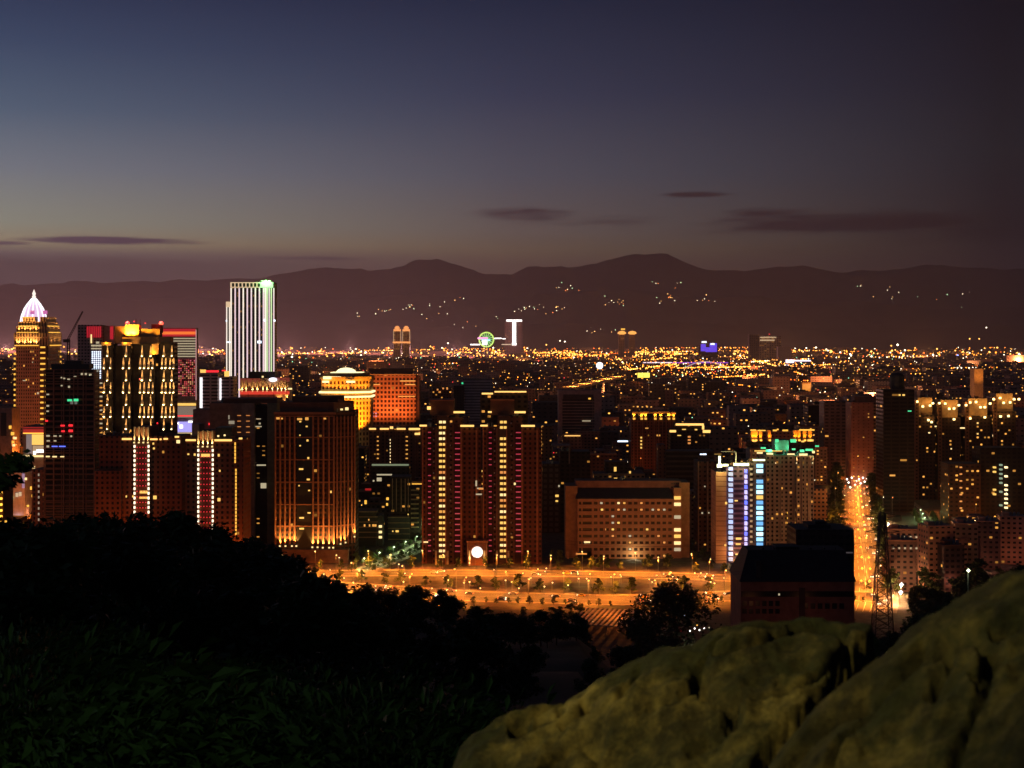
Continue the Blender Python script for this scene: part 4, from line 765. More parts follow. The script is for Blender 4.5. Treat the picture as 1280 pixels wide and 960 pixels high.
h.bits('roof_rail_light',[(938,945,536.8,538.6),(947,957,537.4,538.8),(966,971,537,539),(978,985,537,539),(999,1018,536.5,538.4)],G_gold)
h.bits('lit_window',[(940,946,550,552.4),(1001,1006,550.5,553),(1008,1018,549,552)],G_yel)
# right side
h=H('salmon_slab','salmon-brown apartment slab beside the avenue with amber lit landings','apartment block',1085,1420); foot(h,1063,1106,26,606)
h.box('slab_wall',1064,1092,503,None,0,24,facade('salmon_plain',(.42,.19,.12),glass=(.2,.08,.05),bw=5,fh=3.4,ww=.3,wh=.35,lit=.1,st=.6,tint=0),top=roofm); h.box('slab_wall',1092,1104,503,None,1,24,facade('landing_wall',(.25,.14,.09),bw=3,fh=3.4,lit=.1,tint=0),top=roofm); dots(h,'landing_lamp',[1099],508,592,4.1,glow('landing_tan',(1,.62,.28),.6),4.4,1.8); h.box('roof_house',1070,1098,496,503,5,20,brown)
h=H('black_slab','tall black apartment slab with rooftop drum right of the avenue','apartment block',1124,1210); foot(h,1102,1146,26,690)
h.box('slab_wall',1104,1143,487,None,0,24,facade('black_rows',(.045,.03,.025),glass=(.012,.01,.01),bw=7,fh=3.3,ww=.8,wh=.5,lit=.01,st=.8,tint=0),top=roofm); b=MB(); b.lathe([(5.5,h.z(487)),(6.5,h.z(480)),(6.5,h.z(470)),(4.5,h.z(467)),(.1,h.z(466))],h.x(1125),10,12); obj('roof_drum',b.mesh('roof_drum',dark),h.o)
h.bits('lit_window',[(1123,1126,492.5,495),(1127.5,1131.5,492.5,495)],G_yel); h.bits('lit_window',[(1134,1140,513,514.6)],G_grn); h.bits('lit_window',[(1111,1120,593,595.5)],G_warmdim)
h=H('gridded_low_tower','faint brown gridded block behind the salmon slab','apartment block',1048,1500); foot(h,1028,1066,24,560); h.box('block_wall',1030,1064,502,None,0,24,facade('faint_brown',(.16,.1,.08),glass=(.06,.04,.035),bw=6,fh=3.6,ww=.6,wh=.5,lit=.02),top=roofm)
def quad_tower(px0,px1,top,label,lamps,extra):
    h=H('lamp_crowned_tower',label,'apartment tower',(px0+px1)/2,1300,'row of four lamp-crowned towers'); foot(h,px0,px1,30,650)
    w=px1-px0
    h.box('tower_wall',px0,px1,top+22,None,0,26,facade('quad_wall',(.06,.035,.028),glass=(.008,.008,.01),bw=3.4,fh=3.3,ww=.5,wh=.45,lit=.12,st=1.3,tint=.1,colp=.06,colw=.5),top=roofm); h.box('crown',px0+5,px1-3,top,top+22,2,20,mat('crown_umber',(.4,.24,.12)),top=roofm)
    h.box('side_turret',px0,px0+5,top+4,None,-1.5,18,f_brw2,top=roofm)
    for px,py in lamps: 
        h.bits('roof_lamp',[(px-1.2,px+1.2,py-1.2,py+1.2,(-2,-.6))],glow('roof_lamp_gold',(1,.78,.3),2.6)); light('roof_lamp_light','POINT',(h.x(px),-3,h.z(py)+1),(1,.5,.1),900,h.o,.4)
    h.bits('lit_window',extra,G_pale)
    return h
quad_tower(1143,1169,497,'first lamp-crowned tower, nearest the black slab',((1146,502),(1153,508),(1162,507),(1165.5,504),(1160,525),(1164,527.5)),[(1168,1171,532,534),(1160,1163,540,542)])
quad_tower(1172,1201,500,'second lamp-crowned tower with three lamps along its crown base',((1173.5,504),(1181,504.5),(1186,511),(1192,510.5),(1198,506.5),(1192,524)),[(1174,1177.5,533,535),(1188,1190,560,562)])
quad_tower(1206,1238,498,'third lamp-crowned tower with lit window stack below',((1207,506.5),(1212,503),(1219.5,502.5),(1225,509),(1230.5,509),(1237,504.5),(1230.5,521.5),(1212,523)),[(1199,1207,534,536)])
quad_tower(1241,1270,492,'fourth lamp-crowned tower, tallest and farthest right',((1241.5,499),(1249.5,497.5),(1254,503.5),(1262,503),(1267,499),(1273,499),(1250,520.5),(1260,520)),[(1240,1245,543,546)])
h=H('window_stack_block','black block with bright columns of lit windows in front of the four towers','apartment block',1230,1120); foot(h,1186,1282,24,652)
h.box('block_wall',1186,1226,580,None,0,22,facade('sparse_lit',(.09,.05,.035),bw=4.2,fh=3.5,ww=.45,wh=.4,lit=.16,st=1.2,tint=0),top=roofm); h.box('block_wall',1226,1282,560,None,2,22,facade('sparse_black',(.04,.03,.025),bw=4.2,fh=3.5,lit=.03,st=.8,tint=0),top=roofm)
for px,p0,p1,mt in ((1243.5,583,622,G_yel),(1251.5,580,636,glow('green_grey_window',(.55,.8,.55),.4)),(1258,583,636,G_warm)): 
    k=0; py=p0
    while py<p1:
        if R()<.8: h.bits('lit_window',[(px-2,px+2,py,py+2.6,(-.6,2.2))],mt)
        py+=5.6
dots(h,'lit_window',[1201],583,640,8.5,G_ambdim,4,2.2)
# extra background landmarks
h=H('twin_spire_hotel','far pair of slender orange-lit towers with pointed lit tops','tower',502,8200)
for px in (496.5,507.8): h.box('tower_wall',px-4.6,px+4.6,413,None,0,40,facade('far_gold',(.5,.33,.2),bw=12,fh=10,lit=.3,st=.45,tint=0)); h.bits('lit_crown',[(px-4.6,px+4.6,411.5,414,(-4,0)),(px-2,px+2,407.5,411.5,(-4,0)),(px-3.2,px-2,409,411,(-4,0)),(px+2,px+3.2,409,411,(-4,0))],glow('far_orange',(1,.36,.1),1.2)); h.bits('edge_strip',[(px-4.8,px-4,414,429,(-4,0)),(px+4,px+4.8,414,429,(-4,0))],glow('far_tan',(1,.6,.3),.55))
h.bits('lit_crown',[(491,513,427,429,(-6,0))],glow('far_orange',(1,.36,.1),1.2))
h=H('ferris_wheel','far green-lit ferris wheel standing on a mall roof','ferris wheel',608,9500)
r=9.0*h.m(); zc=h.z(424.5); b=MB(); Nn=40
for k in range(Nn):
    a=2*math.pi*k/Nn; a2=2*math.pi*(k+1)/Nn; b.bar((r*math.cos(a),0,zc+r*math.sin(a)),(r*math.cos(a2),0,zc+r*math.sin(a2)),4.5)
obj('wheel_rim',b.mesh('wheel_rim',glow('wheel_yellow_green',(.55,1,.1),1.1)),h.o); b=MB()
for k in range(16): a=2*math.pi*k/16; b.bar((0,0,zc),(r*math.cos(a),0,zc+r*math.sin(a)),3.0)
obj('spoke_set',b.mesh('spoke_set',glow('wheel_green',(.05,.8,.12),.8)),h.o); b=MB(); b.bar((-20,0,0),(0,0,zc),4); b.bar((20,0,0),(0,0,zc),4); obj('support_legs',b.mesh('support_legs',metal),h.o)
h.bits('mall_light',[(597,610,421.5,424,(-14,-8))],glow('mall_magenta',(1,.3,.75),1.2)); h.bits('mall_light',[(602,613,424.4,426,(-14,-8))],G_cyan); h.bits('mall_light',[(603,609,426,431,(-14,-8)),(618,627,422.3,423.6,(-14,-8)),(628,632,423,424,(-14,-8)),(588,600,430,431.4,(-14,-8))],G_white)
h=H('tee_shaped_tower','far dark tower outlined by a bright white T of light','tower',642,9500)
h.box('tower_wall',631,653,402,None,0,50,facade('far_dark',(.16,.1,.1),bw=12,fh=10,lit=.05,st=.4,tint=0)); h.bits('light_bar',[(633,652.5,399.6,401.8,(-10,-2)),(640.6,645,401.8,431,(-10,-2)),(640,645.5,429,431.5,(-12,-4))],G_white); h.bits('foot_light',[(627,639,430,431.2,(-12,-4))],glow('far_cream_dim',(1,.8,.5),.6))
h=H('twin_dome_towers','far pair of towers with orange mushroom-shaped lit tops','tower',784,9000)
for px in (777,790): h.box('tower_wall',px-3.6,px+3.6,417.5,None,0,40,facade('far_dark',(.16,.1,.1))); 
for px in (777,790):
    b=MB(); r=5.4*h.m(); b.lathe([(r*.5,-r*.2),(r,0),(r*.9,r*.35),(r*.5,r*.55),(.1,r*.65)],0,0,12); obj('lit_dome',b.mesh('lit_dome',glow('mushroom_orange',(1,.42,.08),1.4)),h.o,(h.x(px),-20,h.z(417)))
h.bits('roof_lamp',[(776,781,410.5,412.5,(-20,-10))],G_gold)
h=H('blue_lit_blocks','far blue-lit exhibition block with white roof lamps','building',885,8500)
h.bits('blue_wall',[(876,882,430,439,(-6,0)),(887,896,429,440,(-6,0)),(882,887,434,440,(-6,0))],glow('far_blue',(.12,.06,1),.9)); h.bits('roof_lamp',[(877,883,426.5,428.6,(-9,-4)),(888,893,429,431,(-9,-4))],G_cool); h.box('block_wall',874,898,431,None,0,60,f_blk)
h=H('lit_office_far','far orange-grey office with white striped roof floors','office building',962,8000)
h.box('block_wall',949,976,420,None,0,50,facade('far_office',(.5,.32,.25),bw=14,fh=10,lit=.25,st=.4,tint=0)); h.bits('lit_band',[(950,970,421,422.4,(-6,0)),(950,968,424.5,426,(-6,0))],glow('far_cream',(1,.7,.4),.6)); h.box('side_block',937,949,418,None,10,60,facade('far_dark',(.16,.1,.1))); h.bits('beacon',[(961,962.4,417,418.4,(-4,0))],G_red); h.box('front_block',960,976,433,None,-300,-260,mat('far_pale',(.4,.3,.3)))
h=H('arch_bridge','far river bridge with pale lit arch, hanger cables and bright deck lamps','bridge',878,6800)
b=MB(); n=24; x0,x1=h.x(843),h.x(921); zt=h.z(452); z0=h.z(470)
pts=[(x0+(x1-x0)*k/n,0,z0+(zt-z0)*(1-(2*k/n-1)**2)) for k in range(n+1)]
for a,c in zip(pts,pts[1:]): b.bar(a,c,2.4)
obj('arch',b.mesh('arch',glow('arch_pale',(1,.65,.75),.55)),h.o); b=MB()
for a in pts[2:-2:2]: b.bar(a,(a[0],0,z0),.8)
obj('hangers',b.mesh('hangers',glow('hanger_dim',(.8,.5,.45),.2)),h.o); b=MB(); b.box(h.x(820),h.x(950),-6,6,z0-6,z0); obj('deck',b.mesh('deck',mat('deck_concrete',(.4,.3,.22))),h.o)
h.bits('deck_lamp',[(848,860,468,470.6,(-10,-6)),(863,873,467.6,470,(-10,-6)),(880,891,467.4,470,(-10,-6)),(896,919,466.2,469.2,(-10,-6))],glow('deck_cream',(1,.9,.65),2.2))
h=H('white_disc_sign','far round white glowing sign above dark rooftops','sign',749.5,4800)
b=MB(); r=4.3*h.m(); b.lathe([(r,-1),(r,1)],0,0,24); b.face([(r*math.cos(a*math.pi/12),r*math.sin(a*math.pi/12),1) for a in range(24)]); o=obj('disc',b.mesh('disc',glow('disc_white',(.95,.92,1),2.2)),h.o,(0,-2,h.z(457))); o.rotation_euler=(math.pi/2,0,0); b=MB(); b.bar((0,1,0),(0,1,h.z(460)),1.2); obj('post',b.mesh('post',metal),h.o)
def flyover(name,label,pa,pb,w,mt,lampc,n,lm):
    h=H(name,label,'elevated road',(pa[0]+pb[0])/2,(pa[2]+pb[2])/2)
    A=Vector((GX(pa[0],pa[2])-h.X0,pa[2]-h.Y,GZ(pa[1],pa[2]))); B=Vector((GX(pb[0],pb[2])-h.X0,pb[2]-h.Y,GZ(pb[1],pb[2])))
    b=MB(); d=(B-A); d.z=0; d.normalize(); nrm=Vector((-d.y,d.x,0))*w/2
    b.face([A-nrm,B-nrm,B+nrm,A+nrm]); b.face([A-nrm-Vector((0,0,3)),B-nrm-Vector((0,0,3)),B-nrm+Vector((0,0,1)),A-nrm+Vector((0,0,1))]); obj('deck',b.mesh('deck',mt),h.o)
    b=MB()
    for k in range(1,8): q=A.lerp(B,k/8); b.box(q.x-1.5,q.x+1.5,q.y-1.5,q.y+1.5,0,max(1,q.z-3))
    obj('piers',b.mesh('piers',mat('deck_concrete',(.4,.3,.22))),h.o)
    for k in range(n):
        q=A.lerp(B,(k+.5)/n)+Vector((0,0,7)); r=h.Y/1400*.55
        l=obj('deck_lamp',MB().blob((0,0,0),r).mesh('deck_lamp',lm),h.o,q)
        if k%2==0: light('deck_light','POINT',q,lampc,(h.Y/3000)**2*260000,h.o,1)
deckm=mat('deck_asphalt',(.22,.17,.13),.8)
flyover('curved_flyover','glowing orange flyover curving behind the grey frame office',(712,484,2500),(775,470,3100),30,mat('flyover_wall',(.6,.5,.4),.8),(1,.32,.04),9,G_gold)
flyover('far_expressway','bright amber elevated expressway crossing the middle of the far city',(700,452,5600),(842,450,6000),30,deckm,(1,.42,.08),14,G_gold)
flyover('river_expressway','long red-amber lit expressway far right',(1060,466,4100),(1250,464,4300),24,deckm,(1,.3,.06),12,G_gold)
flyover('lit_rooftop_road','orange floodlit deck with lamp rows right of the bridge',(1064,470,3700),(1100,470,3720),30,deckm,(1,.42,.08),7,G_gold)
h=H('violet_expressway','thin violet-lit viaduct line beside the arch bridge','elevated road',850,7200); h.box('deck',800,915,452.5,454,0,14,deckm); h.bits('edge_light',[(804,840,452.6,453.8,(-6,-1))],glow('viaduct_white',(1,.7,.8),1.4)); h.bits('edge_light',[(840,910,452.8,453.9,(-6,-1))],glow('viaduct_violet',(.35,.06,.8),.9))
h=H('yellow_billboard','far bright yellow billboard over the dark blocks','billboard',804,4200); h.bits('screen',[(797,812,466,472,(-2,2))],glow('board_yellow',(1,.85,.1),1.5)); h.box('frame',796,813,472,473,-1,3,dark); h.box('post',803,805,473,None,0,2,metal)
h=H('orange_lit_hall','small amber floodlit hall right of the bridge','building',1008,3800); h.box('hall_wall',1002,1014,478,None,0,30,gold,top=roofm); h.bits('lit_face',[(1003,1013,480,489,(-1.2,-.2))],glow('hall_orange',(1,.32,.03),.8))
h=H('white_screen_stadium','far stadium roof with wide white glowing screens','stadium',1000,7000); h.box('roof_ring',980,1030,450,None,0,60,dark); h.bits('screen',[(982,992,449.5,453.6,(-8,-2)),(992,1013,450,451.6,(-8,-2)),(981,986,456,460,(-8,-2))],glow('screen_lilac_white',(.92,.8,1),2.0))
h=H('amber_tall_slab','slim amber-lit slab tower on the right beyond the four towers','apartment block',1224,2300); foot(h,1217,1230,24,500); h.box('slab_wall',1218,1229,461,None,0,22,mat('amber_render',(.5,.3,.14)),top=roofm); light('slab_flood','SPOT',(h.x(1223),-30,h.z(500)),(1,.4,.08),180000,h.o,1,60,.8,(math.radians(160),0,0))
# rooftop tanks and plant on the landmark towers
def clutter(o_,x0,x1,y0,y1,z,n,sd):
    random.seed(sd)
    for k in range(n):
        x=U(x0,x1); y=U(y0,y1)
        if R()<.5:
            if ('rt',) not in CACHE: CACHE[('rt',)]=MB().lathe([(.1,0),(1.1,0),(1.1,2.1),(.7,2.6),(.1,2.7)],0,0,8).mesh('water_tank',metal)
            obj('water_tank',CACHE[('rt',)],o_,(x,y,z))
        else:
            if ('rp',) not in CACHE: CACHE[('rp',)]=MB().box(-1.6,1.6,-1.2,1.2,0,1.9).mesh('roof_plant',brown2)
            obj('roof_plant',CACHE[('rp',)],o_,(x,y,z))
    b=MB(); b.bar((x0+2,y0+2,z),(x0+2,y0+2,z+7),.12); obj('antenna',b.mesh('antenna',dark),o_)
sd=300
for o_ in list(COL.objects):
    if o_.parent is None and o_.name.split('.')[0] in ('shaft_lit_tower','clock_court_tower','pilaster_tower','terracotta_office','eaves_lit_block','green_crowned_apartments','salmon_slab','black_slab','gold_topped_hall','twin_slab_apartment','grid_frame_block','blue_led_tower','lamp_crowned_tower','slim_dark_tower','amber_crown_block','grey_frame_office'):
        ws=[c for c in o_.children if c.name.split('.')[0] in('tower_wall','slab_wall','block_wall','roof_screen','upper_storey','crown')]
        for c in ws[:3]:
            v=[q.co for q in c.data.vertices]; x0,x1=min(q.x for q in v),max(q.x for q in v); y0,y1=min(q.y for q in v),max(q.y for q in v); z=max(q.z for q in v)
            if x1-x0>6: sd+=1; clutter(o_,x0+2,x1-2,y0+2,min(y1-2,y0+12),z,3,sd)
# ------------------------------------------------------------ near dark buildings, low-rises, pylon, canopy
h=H('dark_mansard_block','large black block with sloping mansard roof rising behind the boulder','apartment block',997,560); foot(h,924,1071,30,800)
wl=mat('dim_rose_brick',(.30,.13,.08),.85); b=MB(); x0,x1=h.x(926),h.x(1068)
b.box(x0,x1,0,26,0,h.z(726),0); obj('block_wall',b.mesh('block_wall',wl),h.o)
b=MB(); b.prism([(x0-.6,-.6),(x1+.6,-.6),(x1+.6,26.6),(x0-.6,26.6)],h.z(727),h.z(691),0,0,top=[(x0+4,7),(x1-2,7),(x1-2,20),(x0+4,20)]); obj('mansard_roof',b.mesh('mansard_roof',mat('roof_black',(.018,.016,.018),.7)),h.o)
for px,w_ in ((958,2.4),(972,1.6),(1018,3),(1036,1.8),(1050,1.4)): h.box('roof_vent',px,px+w_,689,692.5,9,12,mat('roof_black',(.018,.016,.018),.7))
h.box('dormer',945,951,701,722,-.2,4,mat('dormer_dark',(.03,.026,.026))); h.box('roof_house',975,1005,687.5,692,9,18,mat('roof_black',(.018,.016,.018)))
h.box('window_band',926.5,1067,739,746,-.1,.05,mat('window_black',(.012,.012,.015),.3)); 
h.bits('window',[(928+k*8.2,933.5+k*8.2,751,757.5,(-.15,.05)) for k in range(6)]+[(928+k*8.2,933.5+k*8.2,761,767,(-.15,.05)) for k in range(6)]+[(1004+k*9,1010+k*9,754,761,(-.15,.05)) for k in range(6)],mat('window_black',(.012,.012,.015),.3))
h.box('pier',999,1006,735,None,-.5,.1,mat('dim_brick_dark',(.1,.05,.035))); h.bits('lit_window',[(972.5,975,741.5,744.5,(-.3,-.08))],G_wd)
h=H('dark_upper_block','black gridded block peeking above the mansard-roofed block','apartment block',1031,650); foot(h,994,1070,24,700)
h.box('block_wall',995,1067.5,662,None,0,22,facade('near_black_grid',(.06,.04,.04),glass=(.02,.016,.018),bw=3.2,fh=3.3,ww=.6,wh=.5,lit=0,tint=0),top=roofm); h.box('roof_house',1012,1040,657,662,3,16,mat('roof_black',(.018,.016,.018))); h.box('roof_house',1022,1036,653.5,657,5,12,mat('roof_black',(.018,.016,.018)))
h.bits('lit_window',[(1033,1035.2,687.5,691)],G_wd); h.bits('corner_lamp',[(1056,1066,690,691.5)],glow('dim_grey',(.5,.4,.4),.12))
lowm=mat('lowrise_render',(.42,.21,.14),.85); pinkm=mat('lowrise_roof',(.24,.17,.16),.85)
LOW=[(1160,1195,658,690,840,0.12,'five-storey terraced block with its lit end wall, left end of the row'),(1194,1222,655,676,880,-.15,'low terraced block with pale parapet in the middle of the row'),(1221,1250,652,672,910,-.2,'low pinkish terraced block with railed roof'),(1251,1282,646,664,930,-.2,'low terraced block with amber arcade at the far right'),(1112,1152,662,690,900,-.1,'low shop row with pale awnings beside the avenue'),(1112,1145,676,700,830,-.1,'lower shop row with white sign lamps beside the avenue'),(1196,1226,674,690,880,.1,'small house with a rose gable in front of the terrace'),(1180,1206,682,700,830,.1,'pale-roofed garage below the terrace')]
for i,(a,b_,t,bt,Y,rz,lab) in enumerate(LOW):
    h=H('terraced_house' if i<9 else 'slope_house',lab,'house',(a+b_)/2,Y,'low houses right of the avenue',rz)
    FOOT.append((GX(a,Y)-6,GX(b_,Y)+6,Y-5,Y+22)); CAPS.append((a,b_,Y,bt))
    fm=facade('lowrise_wall_%d'%(i%3),[(.42,.21,.14),(.36,.22,.17),(.16,.1,.085)][i%3] if i<7 else (.06,.045,.04),bw=3.6,fh=3.2,ww=.5,wh=.42,lit=.05,st=.8)
    if i>=7: fm=facade('shed_wall',(.07,.045,.04),lit=.02)
    h.box('house_wall',a,b_,t,None,0,16,fm,top=pinkm if i<7 else roofm); h.box('parapet',a-.5,b_+.5,t-1,t+.6,-.4,.2,lowm if i<7 else brown2); h.box('roof_shed',a+4,a+12,t-4,t,5,11,lowm if i<7 else brown2)
    for k in range(3): obj('water_tank',MB().lathe([(.1,0),(1,0),(1,1.8),(.6,2.2),(.1,2.3)],0,0,8).mesh('water_tank',metal),h.o,(h.x(a+14+k*5),8,h.z(t)))
    if i in(0,2,3,4,5): light('wall_lamp','POINT',(h.x((a+b_)/2),-14,6),(1,.34,.2),1300,h.o,.4)
    if i in (4,5): h.bits('shop_lamp',[(a+4+k*7,a+6+k*7,t+8,t+10,(-1,-.3)) for k in range(5)],random.choice([G_pale,G_wd]))
h=H('lattice_pylon','dark lattice power pylon standing in front of the lit avenue','pylon',1103,450)
zb=hill(h.X0,450)-1; zt=h.z(641); b=MB()
def leg(sx_,sy_,z): k=(z-zb)/(zt-zb); w=3.3*(1-k)+.8*k; return (sx_*w,sy_*w,z)
lv=[zb+(zt-zb)*k/15 for k in range(16)]
for sx_,sy_ in ((1,1),(-1,1),(1,-1),(-1,-1)):
    for a,c in zip(lv,lv[1:]): b.bar(leg(sx_,sy_,a),leg(sx_,sy_,c),.16)
obj('corner_legs',b.mesh('corner_legs',mat('pylon_steel',(.05,.045,.045),.6)),h.o); b=MB()
for i,(a,c) in enumerate(zip(lv,lv[1:])):
    for p,q in (((1,-1),(-1,-1)),((1,1),(-1,1)),((1,-1),(1,1)),((-1,-1),(-1,1))):
        b.bar(leg(*p,a),leg(*q,c),.09); b.bar(leg(*q,a),leg(*p,c),.09); b.bar(leg(*p,c),leg(*q,c),.09)
obj('bracing',b.mesh('bracing',mat('pylon_steel',(.05,.045,.045))),h.o)
for k,zz in enumerate((zt-1,zt-6,zt-11)):
    b=MB(); w=6-.6*k
    for s in (1,-1): b.bar((0,0,zz+1),(s*w,0,zz),.12); b.bar((0,0,zz-.6),(s*w,0,zz),.12)
    a_=obj('crossarm',b.mesh('crossarm',mat('pylon_steel',(.05,.045,.045))),h.o); b=MB()
    for s in (1,-1): b.bar((s*w,0,zz),(s*w,0,zz-1.6),.14)
    obj('insulator',b.mesh('insulator',mat('porcelain',(.25,.15,.1),.3)),a_)
b=MB()
for s in (1,-1):
    for k,zz in enumerate((zt-2.6,zt-7.6,zt-12.6)):
        w=s*(6-.6*k); prev=None
        for t in range(25):
            q=t/24; p=(w-150*q,-0+20*q,zz-4*math.sin(math.pi*q)*2.2-2*q)
            if prev: b.bar(prev,p,.035,n=3)
            prev=p
tag(obj('power_lines',b.mesh('power_lines',dark),None,(h.X0,450,0)),'thin sagging power cables hung from the lattice pylon','cable')
h=H('slatted_canopy','orange-lit slatted carport roof at the near edge of the expressway','canopy',772,735)
b=MB()
for k in range(15):
    x=-19+k*2.6; b.box(x,x+1.2,-34,10,6.0,6.3)
o=obj('roof_slats',b.mesh('roof_slats',mat('canopy_slat',(.5,.4,.3),.7)),h.o,(0,0,0),-.25); b=MB()
for y in (-33,-20,-6,9): b.box(-19,18.6,y-.2,y+.2,5.6,6.0)
obj('roof_beams',b.mesh('roof_beams',metal),o)
for x in (-18,0,18):
    for y in (-32,8): obj('post',MB().box(-.2,.2,-.2,.2,-.1,5.7).mesh('post',metal),o,(x,y,0))
# ------------------------------------------------------------ street lamps
SOD=(1,.25,.025)
def lamp_proto(name,label,group,heads,ht,lm,r,e,c=SOD,pt=0.25,cone=150):
    o=obj(name,None); tag(o,label,'street lamp',group)
    b=MB(); b.bar((0,0,0),(0,0,ht),.14,n=6,r2=.09); obj('pole',b.mesh('pole',metal),o)
    for s in heads:
        b=MB(); b.bar((0,0,ht-.6),(s*.6,0,ht),.07); b.bar((s*.6,0,ht),(s,0,ht+.15),.06); a=obj('arm',b.mesh('arm',metal),o)
        b=MB(); b.box(s-.55,s+.55,-.2,.2,ht+.05,ht+.3); obj('lamp_head',b.mesh('lamp_head',metal),a)
        obj('lamp_glass',MB().blob((0,0,0),r).mesh('lamp_glass',lm),a,(s,0,ht-.1))
    if e: light('lamp_spot','SPOT',(0,0,ht-1.2),c,e,o,.5,cone,.5); 
    if e and pt: light('lamp_light','POINT',(0,0,ht-1.4),c,e*pt,o,.5)
    return o
LP=[]
EL=24000
pr=lamp_proto('street_lamp','tall double-headed orange street lamp in the avenue median','lamps down the avenue',(-2.3,2.3),12,G_amb,.85,EL*4.2,SOD,.05)
first=True
for x,y,a in along(AV,44,0,30):
    o=pr if first else copy_tree(pr); first=False; o.location=(x,y,0); o.rotation_euler[2]=a-math.pi/2
pr=lamp_proto('street_lamp','single-headed orange road lamp beside the curving expressway','lamps along the expressway',(2.6,),13,glow('road_lamp_gold',(1,.62,.2),3.0),.55,EL*3.1,SOD,.04)
first=True
for pts,off,st in ((PA,14.5,8),(PA,-14.5,25),(PB,11,15),(PB,-11,30)):
    for x,y,a in along(pts,34,off,st):
        o=pr if first else copy_tree(pr); first=False; o.location=(x,y,0); o.rotation_euler[2]=a+(-math.pi/2 if off>0 else math.pi/2)
pr=lamp_proto('park_lamp','short white globe lamp among the median and forecourt trees','globe lamps near the boulevard',(.3,),5,glow('globe_white',(1,.74,.42),3.2),.5,700,(1,.45,.12),1.0)
first=True
for px,py in ((722,717),(724,723),(734,723),(738,717),(764,721),(775,718),(777,720),(812,724),(815,727),(821,719),(830,717),(846,724),(868,716),(876,716),(883,717),(889,727),(893,729),(690,728),(470,732),(485,735),(505,727),(555,722),(560,725),(580,728),(587,727),(618,712),(632,725),(640,727),(672,711),(676,718),(682,714),(683,710),(430,722),(441,728),(455,718),(405,717),(412,712),(498,705),(433,693),(424,697),(664,722),(654,716),(927,729),(931,731),(540,735),(570,738),(600,735),(648,735),(680,733),(710,731),(905,722)):
    Y=GY(py,5); o=pr if first else copy_tree(pr); first=False; o.location=(GX(px,Y),Y,0); o.rotation_euler[2]=U(0,6)
pr=lamp_proto('lane_lamp','greenish mercury lamp over the leafy side street','green lamps in the side streets',(.8,),7,glow('mercury_green',(.7,1,.55),2.6),.6,5200,(.65,1,.4),.5)
first=True
for pts in (PG,[(300,985),(318,1060),(345,1180)]):
    for x,y,a in along(pts,26,3.5,6):
        o=pr if first else copy_tree(pr); first=False; o.location=(x,y,0)
pr=lamp_proto('shop_lamp','bright white shop-front lamp on the right side of the avenue','white lamps of the avenue shops',(.5,),7,G_white,1.3,26000,(1,.5,.2),.6)
first=True
for k in range(17):
    y=790+k*22+U(-4,4); x=interp(y,[(b_,a_) for a_,b_ in AV])+19+U(-1,2); o=pr if first else copy_tree(pr); first=False; o.location=(x,y,0)
# street level glow lamps between the blocks of the city
pr=lamp_proto('street_lamp','small amber street lamp glimpsed between city blocks','amber lamps between the blocks',(1.2,),11,G_amb,.9,25000,SOD,.6)
first=True; random.seed(5)
for k in range(90):
    y=1050*(3.2)**(k/89.0); px=U(-40,1320); o=pr if first else copy_tree(pr); first=False
    o.location=(GX(px,y),y,0); FOOT.append((o.location.x-6,o.location.x+6,y-9,y+3))
for px_,py_,e in ((960,745,300),(1030,745,300)): light('mansard_fill','POINT',(GX(px_,540),540,GZ(775,540)),(1,.32,.12),e,None,.5)  # added unseen points that brighten the mansard block's front wall
light('canopy_fill','POINT',(GX(768,715),728,13),SOD,9000,None,.6)  # unseen point added above the slats to brighten them
for (x,y,e) in ((-330,840,60000),(-420,930,80000),(-250,880,40000),(-180,870,30000),(-380,1100,60000),(-520,1500,260000),(-600,1550,260000),(430,1100,30000),(300,760,9000),(108,536,400),(480,900,8000)):
    o=lamp_proto('mast_light','tall amber floodlight mast behind the wooded ridge','floodlight masts around the blocks',(1.5,),16,G_amb,.8,e,SOD,1.0) if False else None  # no mast is built; only the bare point below is placed
    light('street_fill','POINT',(x,y,14),SOD,e*.6,None,1.5)  # unseen fill point without a fitting, added to brighten nearby facades
